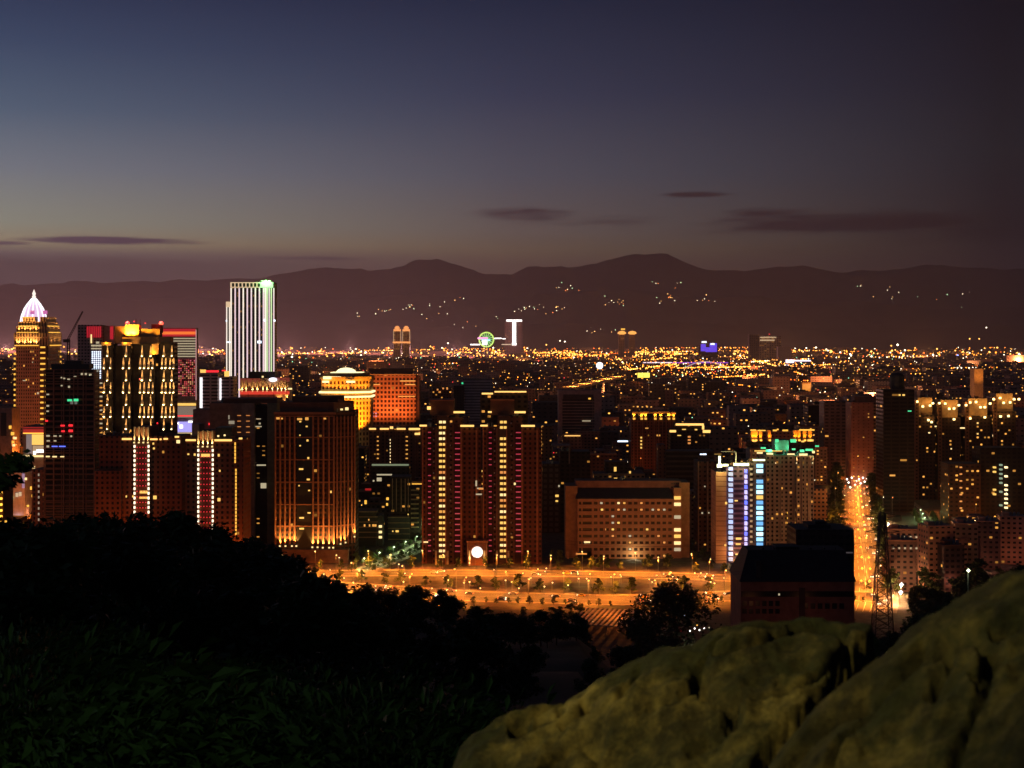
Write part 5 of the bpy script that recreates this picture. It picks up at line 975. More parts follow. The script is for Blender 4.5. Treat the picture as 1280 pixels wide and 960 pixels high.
# far lights over the plain
def far_lights():
    random.seed(21); mts=[glow('far_amber',(1,.27,.02),5.5),glow('far_gold2',(1,.44,.08),6),glow('far_white',(1,.85,.6),5),glow('far_green',(.3,1,.55),3),glow('far_red2',(1,.05,.05),4),glow('far_blue2',(.25,.35,1),4),glow('far_orange2',(1,.14,.01),3.4)]
    b=MB()
    def put(px,py,r,w):
        Y=min(15500,GY(py,U(14,40))); z=GZ(py,Y); b.blob((GX(px,Y),Y,z),r*Y/1400*.62,w)
    for k in range(1100): put(U(-20,1300),random.gauss(440.8,2.8),U(.8,1.8),random.choice([0,0,0,1,1,1,2,6,6]))
    for k in range(120): put(U(230,1290),U(434,442),U(.6,1.3),random.choice([1,1,2,0]))
    for k in range(260): put(U(560,860),random.gauss(443,3),U(.5,1.2),random.choice([0,0,1,1,6]))
    for k in range(460): px=random.gauss(950,85); put(px,random.gauss(455,9),U(.5,1.3),random.choice([0,0,1,1,1,2,6]))
    for k in range(170): put(U(770,1000),U(446,470),U(.5,1.2),random.choice([0,0,1,6,6]))
    for k in range(620): put(U(330,1290),446+abs(random.gauss(0,30)),U(.4,.95),random.choice([0,1,1,2,2,2,3,4,6]))
    for k in range(260): put(U(-10,1290),U(445,480),U(.35,.8),random.choice([0,1,2,2,6]))
    def row(px0,py0,px1,py1,n,m,rr=(.8,1.3),j=.35):
        n=int(n*1.5)
        for k in range(n):
            t=(k+U(-.3,.3))/n; put(px0+(px1-px0)*t,py0+(py1-py0)*t+U(-j,j),U(*rr),random.choice(m))
    for a_ in ((340,442,700,440.5,95,(0,1,0)),(600,444.5,880,442.5,80,(0,1)),(640,441,1060,438,110,(0,1,1)),(690,440,760,446,22,(0,1)),(700,448,790,440,30,(0,6)),(780,452,842,447,26,(0,1)),(772,446,786,462,14,(1,1,2)),(786,462,846,455,26,(0,1)),(846,460,950,458,40,(0,1)),(850,474,960,468,34,(1,0)),(930,445,1010,470,34,(0,1)),(925,470,1012,476,30,(0,6)),(940,452,1060,446,44,(1,2,0)),(960,462,1040,455,26,(0,1)),(905,478,960,486,16,(0,)),(1060,462,1260,459,30,(0,2)),(1040,448,1230,443,30,(1,2,0)),(230,438,285,441,16,(1,0)),(0,436,18,437,6,(1,)),(710,436,960,434,46,(0,1,6)),(560,437,640,436,14,(0,)),(450,438.5,540,437,22,(1,0)),(540,455,620,452,10,(6,0)),(620,470,700,474,8,(0,)),(1100,468,1200,466,12,(1,0))): row(*a_)
    for k in range(150): put(random.gauss(820,60),random.gauss(458,7),U(.6,1.1),random.choice([0,0,1,6]))
    for px,py,w in ((742,452,0),(780,452,0),(786,458,0)): 
        for k in range(16): put(px+k*1.6,py+k*1.5,.8,w)
    tag(obj('distant_city_lights',b.mesh('distant_city_lights',mts)),'carpet of tiny amber and white street lights across the far plain',None,None,'stuff')
    # named brighter ones
    for px,py,r,m in ((457,440.5,2.4,2),(365,446,2.2,2),(266,436,1.8,2),(949,432,2.4,2),(951,435,2,3),(1008,435,1.8,2),(1020,434.5,2.2,2),(1087,444,2.0,3),(1091,444.5,2.0,3),(1122,431,2.6,2),(1171,449,3.4,2),(1197,444.5,2.6,5),(1189,444,1.8,5),(1212,441.5,1.8,2),(1252,452,2.6,2),(1233,409.5,1.6,2),(1212,423.5,1.5,1),(1224,423.5,1.5,1),(1274,443,3,2),(1063,443,2,2),(560,429,1.8,2),(706,427,1.8,2),(700,426,1.5,2),(538,433,1.6,1),(683,431,1.6,1),(1003,468,1.2,2),(1006,512,2.0,2)):
        Y=min(15000,GY(py+2,20)) if py>431 else 14500; o=obj('bright_far_lamp',MB().blob((0,0,0),r*Y/1400*.5).mesh('bright_far_lamp',mts[m]),None,(GX(px,Y),Y,GZ(py,Y)))
        tag(o,['','','bright pale floodlight','bright green-white floodlight','','bright blue-white floodlight'][m]+' standing out in the far band of city lights' if m>1 else 'bright golden floodlight standing out in the far band of city lights','lamp','brightest lamps on the far plain')
far_lights()
def hill_lamps():
    random.seed(8); pts=[]
    def cl(px,py,sx_,sy_,n,ang=0):
        for k in range(n): u=random.gauss(0,sx_); pts.append((px+u,py+random.gauss(0,sy_)+u*ang))
    cl(685,383,16,3,16); cl(640,390,14,1.2,9,-.35); cl(708,360,8,3,9); cl(773,377,12,3,12); cl(835,372,9,5,10); cl(828,354,14,2.5,6); cl(885,373,9,4,6); cl(515,384,16,2,14,-.1); cl(475,390,16,1.2,9,-.12); cl(572,374,5,1.5,3); cl(580,405,10,4,4); cl(745,413,14,1.5,6); cl(1072,360,8,3,3); cl(1105,368,12,3,5); cl(1150,372,18,3,4); cl(535,397,14,5,4); cl(1205,378,8,8,3)
    Hr=dict(a=(23500,5200,R1),b=(18800,3000,R2),c=(16800,1500,R3)); mts=[glow('hill_gold',(1,.5,.14),5),glow('hill_pale',(1,.85,.55),4.5),glow('hill_orange',(1,.25,.05),4),glow('hill_green',(.6,1,.5),3)]
    for px,py in pts:
        best=None
        for q in 'cba':
            Yr,run,ol=Hr[q]; Hh=GZ(interp(px,ol),Yr); k=(HZ-py)/F
            den=Hh-run*.6/.6*k
            t=(CZ+k*(Yr-run))/den if den>0 else 9
            if 0<t<.97: best=(Yr-run+run*t,); break
        if not best: continue
        Y=best[0]-260; m=random.choice(mts+mts[:2]); o=obj('hillside_lamp',MB().blob((0,0,0),U(.5,1.0)*Y/1400*.55).mesh('hillside_lamp',m),None,(GX(px,Y),Y,GZ(py,Y)))
        tag(o,'tiny lamp shining on the dark slope of the far mountains','lamp','lamps scattered over the far hillsides')
hill_lamps()
# ------------------------------------------------------------ cars
def car_proto(body,label,group):
    o=obj('car',None); tag(o,label,'car',group); b=MB()
    b.prism([(-.88,-2.1),(-.7,-2.25),(.7,-2.25),(.88,-2.1),(.88,2.1),(.7,2.25),(-.7,2.25),(-.88,2.1)],.32,.85)
    b.prism([(-.84,-1.2),(.84,-1.2),(.84,1.75),(-.84,1.75)],.85,1.42,top=[(-.62,-.55),(.62,-.55),(.62,1.15),(-.62,1.15)]); bo=obj('body',b.mesh('body',body),o)
    for x in (-.82,.82):
        for y in (-1.35,1.4):
            m=MB().lathe([(.05,-.1),(.32,-.1),(.32,.1),(.05,.1)],0,0,10).mesh('wheel',dark) if ('wheel',) not in CACHE else CACHE[('wheel',)]; CACHE[('wheel',)]=m
            w=obj('wheel',m,o,(x,y,.32)); w.rotation_euler=(0,math.pi/2,0)
    for x in (-.6,.6):
        obj('headlight',MB().blob((0,0,0),.42).mesh('headlight',G_white),o,(x,-2.2,.65)); obj('tail_light',MB().box(-.3,.3,-.04,.04,-.15,.2).mesh('tail_light',G_red),o,(x,2.27,.7))
    obj('windows',MB().prism([(-.83,-1.1),(.83,-1.1),(.83,1.6),(-.83,1.6)],.9,1.3,top=[(-.69,-.7),(.69,-.7),(.69,1.25),(-.69,1.25)]).mesh('windows',mat('car_glass',(.02,.02,.025),.15)),o)
    return o
random.seed(3)
body=[mat('car_silver',(.4,.4,.4),.35,.3),mat('car_yellow',(.7,.45,.03),.4),mat('car_dark',(.04,.04,.05),.3),mat('car_white',(.7,.7,.7),.4)]
cars=[car_proto(bm_,lb,'cars driving on the roads') for bm_,lb in zip(body,('silver car driving with its headlights on','yellow taxi driving with its headlights on','dark car driving with its headlights on','white car driving with its headlights on'))]
cnt=0
def put_car(x,y,a):
    global cnt
    o=cars[cnt%4] if cnt<4 else copy_tree(cars[random.randrange(4)]); cnt+=1; o.location=(x,y,.09); o.rotation_euler[2]=a
for off,s in ((-11,0),(-7.5,0),(-4,0),(4,1),(7.5,1),(11,1)):
    for x,y,a in along(AV,random.choice((62,78,95)),off,U(0,60)):
        if y<1450 and R()<.8: put_car(x,y,a+math.pi/2 if off>0 else a-math.pi/2)
for off in (-10,-5.5,4.5,9):
    for x,y,a in along(PA,random.choice((30,40,52)),off,U(0,30)): put_car(x,y,a+(math.pi/2 if off<0 else -math.pi/2))
for off in (-6,-2,3): 
    for x,y,a in along(PB,85,off,U(0,60)): put_car(x,y,a+math.pi/2)
# car park below the lone tree
h=H('car_park_shelter','low shelter of a lamp-lit car park below the lone tree','shelter',880,640); b=MB()
for k in range(7): b.box(-14,12,k*2.2,k*2.2+.25,4,4.2)
obj('roof_slats',b.mesh('roof_slats',mat('canopy_slat',(.5,.4,.3))),h.o,(0,0,0),.1); b=MB(); b.box(-14,-13.7,0,.3,0,4); b.box(11.7,12,0,.3,0,4); obj('posts',b.mesh('posts',metal),h.o)
for px,py,m in ((856,769,G_cool),(868,785,G_white),(874,787,G_white),(880,785,G_white),(862,788,G_white),(871,781,G_gold),(850,788,G_red),(886,784,G_wd)):
    obj('lamp',MB().blob((0,0,0),.45).mesh('lamp',m),h.o,(h.x(px),-1,max(.6,h.z(py))))
light('shelter_light','POINT',(h.x(870),-3,6),(1,.8,.6),1500,h.o,.4)
# ------------------------------------------------------------ trees and plants
def leafm(name,c):
    if name in MATS: return MATS[name]
    m=mat(name,c,.7,var=.5,scale=1.2); p=P(m.node_tree); p.inputs['Specular IOR Level'].default_value=.25; return m
def crown_mesh(seed,r,ht,n,ls,mt,clumps=14,long_=1.0,up=0.0):
    random.seed(seed); b=MB(); cs=[]
    for k in range(clumps):
        a=U(0,6.28); q=math.sqrt(R()); zz=U(.25,1); w=math.sin(math.pi*min(1,.25+zz*.72)); cs.append((Vector((r*q*w*math.cos(a),r*q*w*math.sin(a),ht*zz)),U(.22,.45)*r))
    for k in range(n):
        c,cr=random.choice(cs); d=Vector((random.gauss(0,1),random.gauss(0,1),random.gauss(0,.7))).normalized()*cr*R()**.4
        p=c+d; s=ls*U(.5,1.3); e=Vector((random.gauss(0,1),random.gauss(0,1),random.gauss(0,.5)+up)).normalized(); g=e.cross(Vector((random.gauss(0,1),random.gauss(0,1),random.gauss(0,1)))).normalized()
        e=e*s*long_; g=g*s*.5
        b.face([p-e,p+g*.9,p+e,p-g*.9])
    return b.mesh('crown',mt)
def trunk_mesh(seed,h_,r,mt):
    random.seed(seed); b=MB(); p=Vector((0,0,-1.5))
    for k in range(4):
        q=p+Vector((U(-.15,.15)*h_*.2,U(-.15,.15)*h_*.2,h_*.2+.3)); b.bar(p,q,r*(1-k*.2),n=6,r2=r*(1-(k+1)*.2)); 
        if k>=1:
            for j in range(3): a=U(0,6.28); b.bar(q,q+Vector((math.cos(a)*h_*.17,math.sin(a)*h_*.17,h_*.10)),r*.35,n=4,r2=r*.1)
        p=q
    return b.mesh('trunk',mt)
bark=mat('bark',(.07,.05,.035),.95)
lf=[leafm('leaf_dark',(.035,.055,.02)),leafm('leaf_mid',(.045,.075,.022)),leafm('leaf_street',(.06,.09,.03))]
def tree_proto(name,seed,r,ht,n,ls,mt,**k):
    o=obj(name,None); obj('trunk',trunk_mesh(seed,ht,ht*.03,bark),o); obj('crown',crown_mesh(seed+50,r,ht,n,ls,mt,**k),o); return o
hillp=[tree_proto('hillside_tree',i,3.6,8.0,2600,.34,lf[i%2],clumps=20) for i in range(4)]
random.seed(77); nt_=0; names=[]
def side_word(px): return 'beneath the left dark towers' if px<230 else 'beneath the pilaster tower' if px<430 else 'beneath the twin clock towers' if px<700 else 'below the terracotta office' if px<920 else 'on the right-hand slope'
def put_tree(px,Y,top_off=0,scale=None):
    global nt_
    x=GX(px,Y); g=hill(x,Y); top=GZ(sil(px)+top_off,Y); hh=max(4.0,min(13,top-g)); o=hillp[nt_] if nt_<4 else copy_tree(hillp[random.randrange(4)]); nt_+=1
    s=hh/8.6; o.location=(x,Y,g); o.scale=(s*U(.95,1.25),s*U(.95,1.25),s); o.rotation_euler[2]=U(0,6.28)
    tag(o,'%s dark leafy tree on the unlit ridge %s'%('tall' if hh>9 else 'bushy' if s<.8 else 'broad',side_word(px)),'tree','trees covering the dark hillside')
for px in range(-60,738,21): put_tree(px+U(-6,6),interp(px,[(0,95),(300,150),(450,230),(640,330),(760,400)])*U(.95,1.1),U(-2,6))
for k in range(60):
    px=U(-80,900); put_tree(px,interp(px,[(0,55),(300,80),(640,150),(900,220)])*U(.7,1.5),U(14,70))
for px,Y in ((1090,330),(1120,300),(1145,320),(1165,280),(1185,300),(1208,260),(1228,280),(1250,240),(1275,250),(1300,230),(1060,340),(1030,350)): put_tree(px,Y,U(-2,8))
# lone flat-topped tree and trees by the expressway
streetp=[tree_proto('street_tree',20+i,3.4,7.5,420,.62,lf[2],clumps=12) for i in range(3)]
ns=0
def st_tree(x,y,lab,grp,s=1.0,flat=1.0,nm=None):
    global ns
    o=streetp[ns] if ns<3 else copy_tree(streetp[random.randrange(3)]); ns+=1
    o.location=(x,y,max(0,hill(x,y)) if y<650 else 0); o.scale=(s,s,s*flat); o.rotation_euler[2]=U(0,6.28); tag(o,lab,'bush' if nm else 'tree',grp)
    if nm: o.name=nm
lone=tree_proto('lone_tree',61,9.5,13,5200,.5,lf[0],clumps=22); x=GX(843,640); lone.location=(x,640,0); zt=GZ(727,640); s=zt/13.5; lone.scale=(s*.82,s*.82,s*.95); tag(lone,'lone wide-crowned tree silhouetted against the orange expressway','tree')
random.seed(9)
for px,Y,s in ((800,655,1.3),(815,650,1.4),(860,650,1.3),(880,655,1.1),(900,660,1.0),(915,665,1.0),(560,720,1.4),(590,730,1.3),(610,735,1.2),(690,740,1.1),(715,738,1.4),(725,742,1.2),(655,745,.9),(700,730,1.3)): st_tree(GX(px,Y),Y,'dark roadside tree on the near side of the expressway','trees on the near roadside',s*1.0)
for x,y,a in along(PA,6.5,-19.5,2): st_tree(x+U(-1,1),y+U(-1.5,1.5),'low dark bush along the near edge of the expressway','bushes along the near road edge',U(.38,.62),1.0,'roadside_bush')
for x,y,a in along(PA,15,17.5,4): st_tree(x+U(-3,3),y+U(-1,3),'orange-lit leafy tree in the strip between the two carriageways','trees between the carriageways',U(.8,1.3))
for x,y,a in along(PB,15,14,6):
    if not(86<x<118): st_tree(x+U(-3,3),y+U(0,6),'leafy tree in front of the boulevard towers','trees lining the boulevard',U(.7,1.15))
for off in (-19,18.5):
    for x,y,a in along(AV,24,off,10):
        if y>(800 if off<0 else 1010): st_tree(x+U(-1,1)+(-4 if off<0 else 0),y,'dense leafy tree lining the %s side of the avenue'%('far' if off<0 else 'near'),'trees lining the avenue',U(1.7,2.4))
for pts in (PG,[(300,985),(318,1060),(345,1180)]):
    for off in (-6.5,7.5):
        for x,y,a in along(pts,15,off,3): st_tree(x,y,'lamp-lit green tree along the narrow side street','trees along the side street',U(.6,.9))
for px,py in ((445,705),(462,708),(455,695),(440,715),(475,700),(650,700),(660,708),(690,700),(700,706),(868,705),(880,700),(865,690),(888,712),(930,712),(720,708),(740,712),(760,712),(810,712),(835,712)):
    Y=GY(py,0); st_tree(GX(px,Y),Y,'dark garden tree at the foot of the towers','garden trees at the tower feet',U(.8,1.3))

h=H('vertical_sign','tall glowing yellow-green vertical sign on the right side of the avenue','sign',1111,905); h.bits('sign_box',[(1109.8,1112.2,671,692,(-1,1))],glow('sign_lime',(.85,1,.2),1.4)); h.box('post',1110.8,1111.4,692,None,-.1,.2,metal)
h=H('shop_signs','cluster of white and red lit shop signs low on the right side of the avenue','sign',1116,860); h.bits('sign_box',[(1110,1116,725,732,(-1,0)),(1113,1117,706,716,(-1,0)),(1117,1124,739,744,(-1,0)),(1108,1112,718,721,(-1,0)),(1116,1120,748,754,(-1,0))],G_white); h.bits('red_sign',[(1120,1124,722,726,(-1,0)),(1126,1130,735,741,(-1,0))],glow('sign_rose',(.8,.2,.35),.6)); h.box('shop_wall',1107,1131,700,None,.2,8,brown2)
# bright crossing at the top of the avenue
random.seed(88)
prj=lamp_proto('junction_lamp','bright white lamp clustered at the far junction of the avenue','white lamps at the far junction',(.6,),9,G_white,1.1,700,(1,.6,.35),.8); first=True
for px,py in ((1060,603),(1064,597),(1066,592),(1070,601),(1073,599),(1078,597),(1083,598),(1087,596),(1090,600),(1075,604),(1068,606),(1062,609),(1058,599),(1080,602),(1065,588),(1092,594)):
    Y=GY(py,9); o=prj if first else copy_tree(prj); first=False; o.location=(GX(px,Y),Y,0)
# small lamps seen between the blocks
variants=[lamp_proto('small_lamp',lb,'small lamps scattered between the city blocks',(.4,),8,m_,.75,0) for m_,lb in ((glow('small_amber',(1,.42,.06),3.0),'small amber street lamp glimpsed among the mid-distance blocks'),(glow('small_white',(1,.85,.6),2.6),'small white street lamp glimpsed among the mid-distance blocks'),(glow('small_orange',(1,.22,.03),2.4),'small deep orange lamp glimpsed among the mid-distance blocks'),(glow('small_green',(.5,1,.6),1.8),'small green-white lamp glimpsed among the mid-distance blocks'))]
for k in range(290):
    px=U(330,1290) if k%4 else U(-10,330); Y=1050*(4.2)**R(); i=random.choice((0,0,0,1,1,2,3)); o=variants[k] if k<4 else copy_tree(variants[i])
    o.location=(GX(px,Y),Y,U(0,1)); q=U(14,38)/8; o.scale=(1,1,q); FOOT.append((o.location.x-2,o.location.x+2,Y-7,Y+1)); s_=Y/1400
    for a_ in o.children:
        if a_.name.startswith('arm'):
            for g_ in a_.children:
                if g_.name.startswith('lamp_glass'): g_.scale=(s_*.8,s_*.8,s_*.8/q)
random.seed(90)
for px,Y in [(U(1142,1300),U(740,860)) for k in range(56)]+[(U(1142,1170),U(690,760)) for k in range(8)]+[(U(1030,1120),U(600,700)) for k in range(10)]: 
    if px>1112 or Y<690: st_tree(GX(px,Y),Y,'dark tree filling the unlit hollow right of the pylon','trees in the dark hollow',U(1.3,2.2))
for px,Y in [(U(590,745),U(590,700)) for k in range(34)]+[(U(640,830),U(470,600)) for k in range(20)]: st_tree(GX(px,Y),Y,'black tree in the unlit ground between hill and expressway','trees at the foot of the hill',U(.9,1.3),1.0,'wild_shrub')
for px in range(640,930,22): put_tree(px+U(-8,8),U(300,430),U(6,22))
# overhanging branch with leaves at the left edge, near shrubs and grasses
br=obj('overhanging_branch',None,None,(0,0,0)); Yb=12.0
bx=lambda px:GX(px,Yb); bz=lambda py:GZ(py,Yb)
b=MB(); b.bar((bx(-60),Yb,bz(600)),(bx(5),Yb,bz(588)),.025); b.bar((bx(5),Yb,bz(588)),(bx(26),Yb,bz(578)),.012); b.bar((bx(-20),Yb,bz(592)),(bx(12),Yb,bz(604)),.012); obj('twig',b.mesh('twig',bark),br); b=MB(); random.seed(31)
for k in range(170):
    if k<110: px=30-abs(random.gauss(0,22)); py=582+random.gauss(0,7)-(30-px)*.05
    else: px=14-abs(random.gauss(0,10)); py=604+random.gauss(0,4)
    p=Vector((bx(px),Yb+U(-.3,.3),bz(py))); e=Vector((U(.3,1),U(-.6,.6),U(-.9,.2))).normalized()*.05; g=e.cross(Vector((U(-1,1),1,U(-1,1)))).normalized()*.022
    b.face([p-e,p+g,p+e,p-g])
obj('leaves',b.mesh('leaves',lf[0]),br); tag(br,'dark leafy branch poking in at the left edge before the city','branch')
def shrub_mesh(seed,n,r,ht,leafl,mt):
    random.seed(seed); b=MB()
    for k in range(n):
        a=U(0,6.28); q=r*math.sqrt(R()); base=Vector((q*math.cos(a),q*math.sin(a),U(0,ht*.8))); d=Vector((math.cos(a)*U(.2,1),math.sin(a)*U(.2,1),U(-.2,1.1))).normalized(); l=leafl*U(.5,1.2); w=d.cross(Vector((U(-1,1),U(-1,1),U(-.3,1)))).normalized()*l*.13
        m=base+d*l*.5+Vector((0,0,-.02*l)); t=base+d*l+Vector((0,0,-.28*l)); b.face([base,m+w,t,m-w])
    return b.mesh('foliage',mt)
shm=[leafm('leaf_near',(.05,.09,.02)),leafm('leaf_olive',(.08,.085,.025)),leafm('grass_dry',(.13,.12,.045))]
shp=[]
for i in range(5):
    o=obj('shrub' if i<4 else 'grass_tuft',None); obj('foliage',shrub_mesh(200+i,[2600,2400,1800,2200,420][i],[1.0,.9,.7,.8,.35][i],[1.5,1.2,.9,1.1,.35][i],[.13,.10,.15,.08,.42][i],shm[[0,0,1,0,2][i]]),o); b=MB()
    for k in range(8): a=k*.8; b.bar((0,0,-.3),(math.cos(a)*.5,math.sin(a)*.5,.7),.012,n=3)
    obj('stems',b.mesh('stems',bark),o); shp.append(o)
random.seed(12); nsb=0
SP=[(U(-60,600),U(9,24)) for k in range(70)]+[(U(-60,520),U(8,12)) for k in range(40)]
for px,Y in SP:
    i=random.choice((0,0,1,2,3,3,4,4)) if Y<12 else random.choice((0,1,3)); 
    o=shp[i] if not shp[i].get('label') else copy_tree(shp[i]); x=GX(px,Y); z=hill(x,Y)
    topz=GZ(max(sil(px)+60,700+ (0 if px<120 else 90)),Y); s=max(.5,min(2.4,(topz-z)/1.6))*U(.75,1.0) if i<4 else U(.8,1.4)
    o.location=(x,Y,z); o.scale=(s,s,s); o.rotation_euler[2]=U(0,6.28)
    tag(o,['broad-leaved dark green shrub in the shadowy foreground','small-leaved dark shrub in the shadowy foreground','olive narrow-leaved shrub in the shadowy foreground','low fine-leaved shrub in the shadowy foreground','dry grass tuft with long blades in the dark foreground'][i],'grass' if i==4 else 'shrub','undergrowth below the lookout')
for px,py,m_ in ((607,800,G_wd),(612,802,G_cool),(632,803,G_pale),(640,804,G_wd),(647,806,G_pale),(653,807,G_gold),(710,851,G_cool),(741,777,G_pale)):
    Y=520; x=GX(px,Y); z=GZ(py,Y); g=hill(x,Y); o=obj('garden_lamp',None,None,(x,Y,g)); obj('pole',MB().bar((0,0,0),(0,0,max(.5,z-g)),.06).mesh('pole',metal),o); obj('lamp_glass',MB().blob((0,0,0),.26).mesh('lamp_glass',m_),o,(0,0,max(.5,z-g))); tag(o,'tiny pale lamp on the black slope left of the boulder','lamp','small lamps on the dark slope')
# ------------------------------------------------------------ boulders
def rockmat():
    m=bpy.data.materials.new('sandstone'); m.use_nodes=True; t=m.node_tree; p=P(t); p.inputs['Roughness'].default_value=.95; nd=t.nodes
    co=nd.new('ShaderNodeTexCoord')
    def nz(s,d,r=.6):
        n=nd.new('ShaderNodeTexNoise'); n.inputs['Scale'].default_value=s; n.inputs['Detail'].default_value=d; n.inputs['Roughness'].default_value=r; t.links.new(co.outputs['Object'],n.inputs[0]); return n.outputs[0]
    a=ramp(t,nz(2.2,9,.72),[(.36,(.018,.016,.007)),(.46,(.07,.055,.02)),(.54,(.22,.17,.055)),(.66,(.42,.33,.12))])
    moss=ramp(t,nz(1.7,8,.72),[(.46,(0,0,0)),(.58,(.92,.92,.92))]); c=mixc(t,moss,a,(.028,.033,.010))
    st=ramp(t,nz(14,6,.7),[(.36,(.22,.22,.2)),(.56,(1,1,1))]); t.links.new(mixc(t,.9,c,st,'MULTIPLY'),p.inputs['Base Color'])
    b=nd.new('ShaderNodeBump'); b.inputs['Strength'].default_value=1.0; b.inputs['Distance'].default_value=.05; t.links.new(nz(17,10,.7),b.inputs['Height']); t.links.new(b.outputs[0],p.inputs['Normal']); return m
rm=rockmat()
O1=[(480,1010),(560,965),(575,925),(592,905),(630,893),(660,880),(700,872),(730,858),(760,835),(800,815),(830,799),(860,797),(880,782),(905,771),(935,768),(960,774),(1000,766),(1030,769),(1060,777),(1085,779),(1100,785),(1130,800),(1180,860),(1300,900)]
O2=[(860,1090),(930,990),(960,950),(1000,905),(1012,886),(1030,868),(1060,842),(1090,815),(1120,790),(1150,768),(1180,748),(1210,732),(1240,716),(1280,697),(1330,680),(1450,650)]
def rock(name,label,outl,Yr,x0,x1,y0,y1,seed,fall,gap=None,cracks=()):
    nx,ny=300,190; v=[];f=[]
    for j in range(ny+1):
        y=y0+(y1-y0)*j/ny
        for i in range(nx+1):
            x=x0+(x1-x0)*i/nx; pxr=CX+F*x/Yr; zr=GZ(interp(pxr,outl),Yr); t=Yr-y
            if t>=0: z=zr-fall*(t**1.25)*.9-.03*math.sin(t*7)*min(1,t*3)
            else: z=zr-1.6*(-t)**1.3
            w=Vector((x*1.0,y*1.0,seed)); k=min(1,abs(t)*3+.22)
            z+=noise.fractal(w*2.1,1.0,2.0,6)*.085*k+noise.ridged_multi_fractal(w*3.1,.9,2.1,5,1.0,2.0)*.035*(k+.15)-.04+noise.fractal(w*11,1.0,2.0,4)*.014
            rg=abs(noise.noise(Vector((x*1.7+y*.9,y*2.6-x*1.5,seed+3)))); z-=.07*max(0,1-rg/.07)*k   # cracks
            px=CX+F*x/y; py=HZ+F*(CZ-z)/y; cr=0.0
            if 300<px<1500 and py<1100:
                for q0,q1,q2,q3,w_,dp in cracks:
                    vx,vy=q2-q0,q3-q1; tt=((px-q0)*vx+(py-q1)*vy)/(vx*vx+vy*vy)
                    if -.1<tt<1.1:
                        dd=abs((px-q0)*vy-(py-q1)*vx)/math.hypot(vx,vy)+6*noise.noise(Vector((px*.03,py*.03,seed)))
                        cr=max(cr,dp*math.exp(-(dd/w_)**2)*min(1,max(0,min(tt+.1,1.1-tt)*6)))
            z-=cr
            if gap:
                px=CX+F*x/y; py=HZ+F*(CZ-z)/y; gl=interp(py,[(740,1155),(770,1120),(800,1085),(830,1060),(860,1038),(885,1008),(905,990),(960,945),(1100,850)])
                z-=1.3*sstep(gl-15,gl+3,px)
            v.append((x,y,z))
    for j in range(ny):
        for i in range(nx): a=j*(nx+1)+i; f.append((a,a+1,a+nx+2,a+nx+1))
    # skirt to the ground gives it a body
    base=len(v); ring_=[i for i in range(nx+1)]+[j*(nx+1)+nx for j in range(1,ny+1)]+[ny*(nx+1)+i for i in range(nx-1,-1,-1)]+[j*(nx+1) for j in range(ny-1,0,-1)]
    for r_ in ring_: x,y,z=v[r_]; v.append((x,y,hill(x,y)-.6))
    n=len(ring_)
    for k in range(n): f.append((ring_[k],base+k,base+(k+1)%n,ring_[(k+1)%n]))
    me=bpy.data.meshes.new(name); me.from_pydata(v,[],f); me.materials.append(rm)
    for q in me.polygons: q.use_smooth=True
    tag(obj(name,me),label,'rock')
rock('boulder','broad mossy olive boulder in the lower right with a lamp-lit top edge',O1,4.3,-.55,1.75,2.9,5.2,4.0,.44,True,((895,812,945,797,4,.10),(945,797,1000,783,4,.08),(1000,783,1058,790,3,.05),(812,884,880,850,5,.05),(640,912,705,884,5,.12),(700,905,735,880,4,.09),(905,905,925,890,6,.10),(770,870,800,835,4,.04),(862,940,905,915,6,.06)))
rock('boulder','darker brown boulder rising to the right edge beyond a black crack',O2,3.3,.4,1.75,2.1,4.2,9.0,.40,None,((1018,912,1085,878,5,.12),(950,1000,1020,912,4,.10),(1160,870,1190,820,6,.08),(1215,845,1240,830,6,.10),(1130,840,1160,800,5,.05),(1240,790,1280,770,7,.08)))
light('lookout_lamp','SPOT',(-2.6,1.2,152.4),(1,.80,.25),640,None,.12,42,1.0,tuple((Vector((.66,4.3,149.25))-Vector((-2.6,1.2,152.4))).to_track_quat('-Z','Y').to_euler()))
light('path_lamp','POINT',(-5.6,5.4,151.6),(.7,1,.40),110,None,.2)
# hillside lamp on the right slope, lighting the leaves round it
Yl=330; xl_=GX(1210,Yl); zl=GZ(713,Yl); o=obj('slope_lamp',None,None,(xl_,Yl,hill(xl_,Yl))); tag(o,'pale green-white lamp glowing among leaves on the right slope','street lamp')
zz=zl-hill(xl_,Yl); b=MB(); b.bar((0,0,0),(0,0,zz),.08); obj('pole',b.mesh('pole',metal),o); obj('lamp_glass',MB().blob((0,0,0),.5).mesh('lamp_glass',glow('slope_lamp_glow',(.9,1,.6),1.8)),o,(0,-.3,zz)); light('slope_light','POINT',(0,-1.5,zz+.3),(.85,1,.5),700,o,.3)
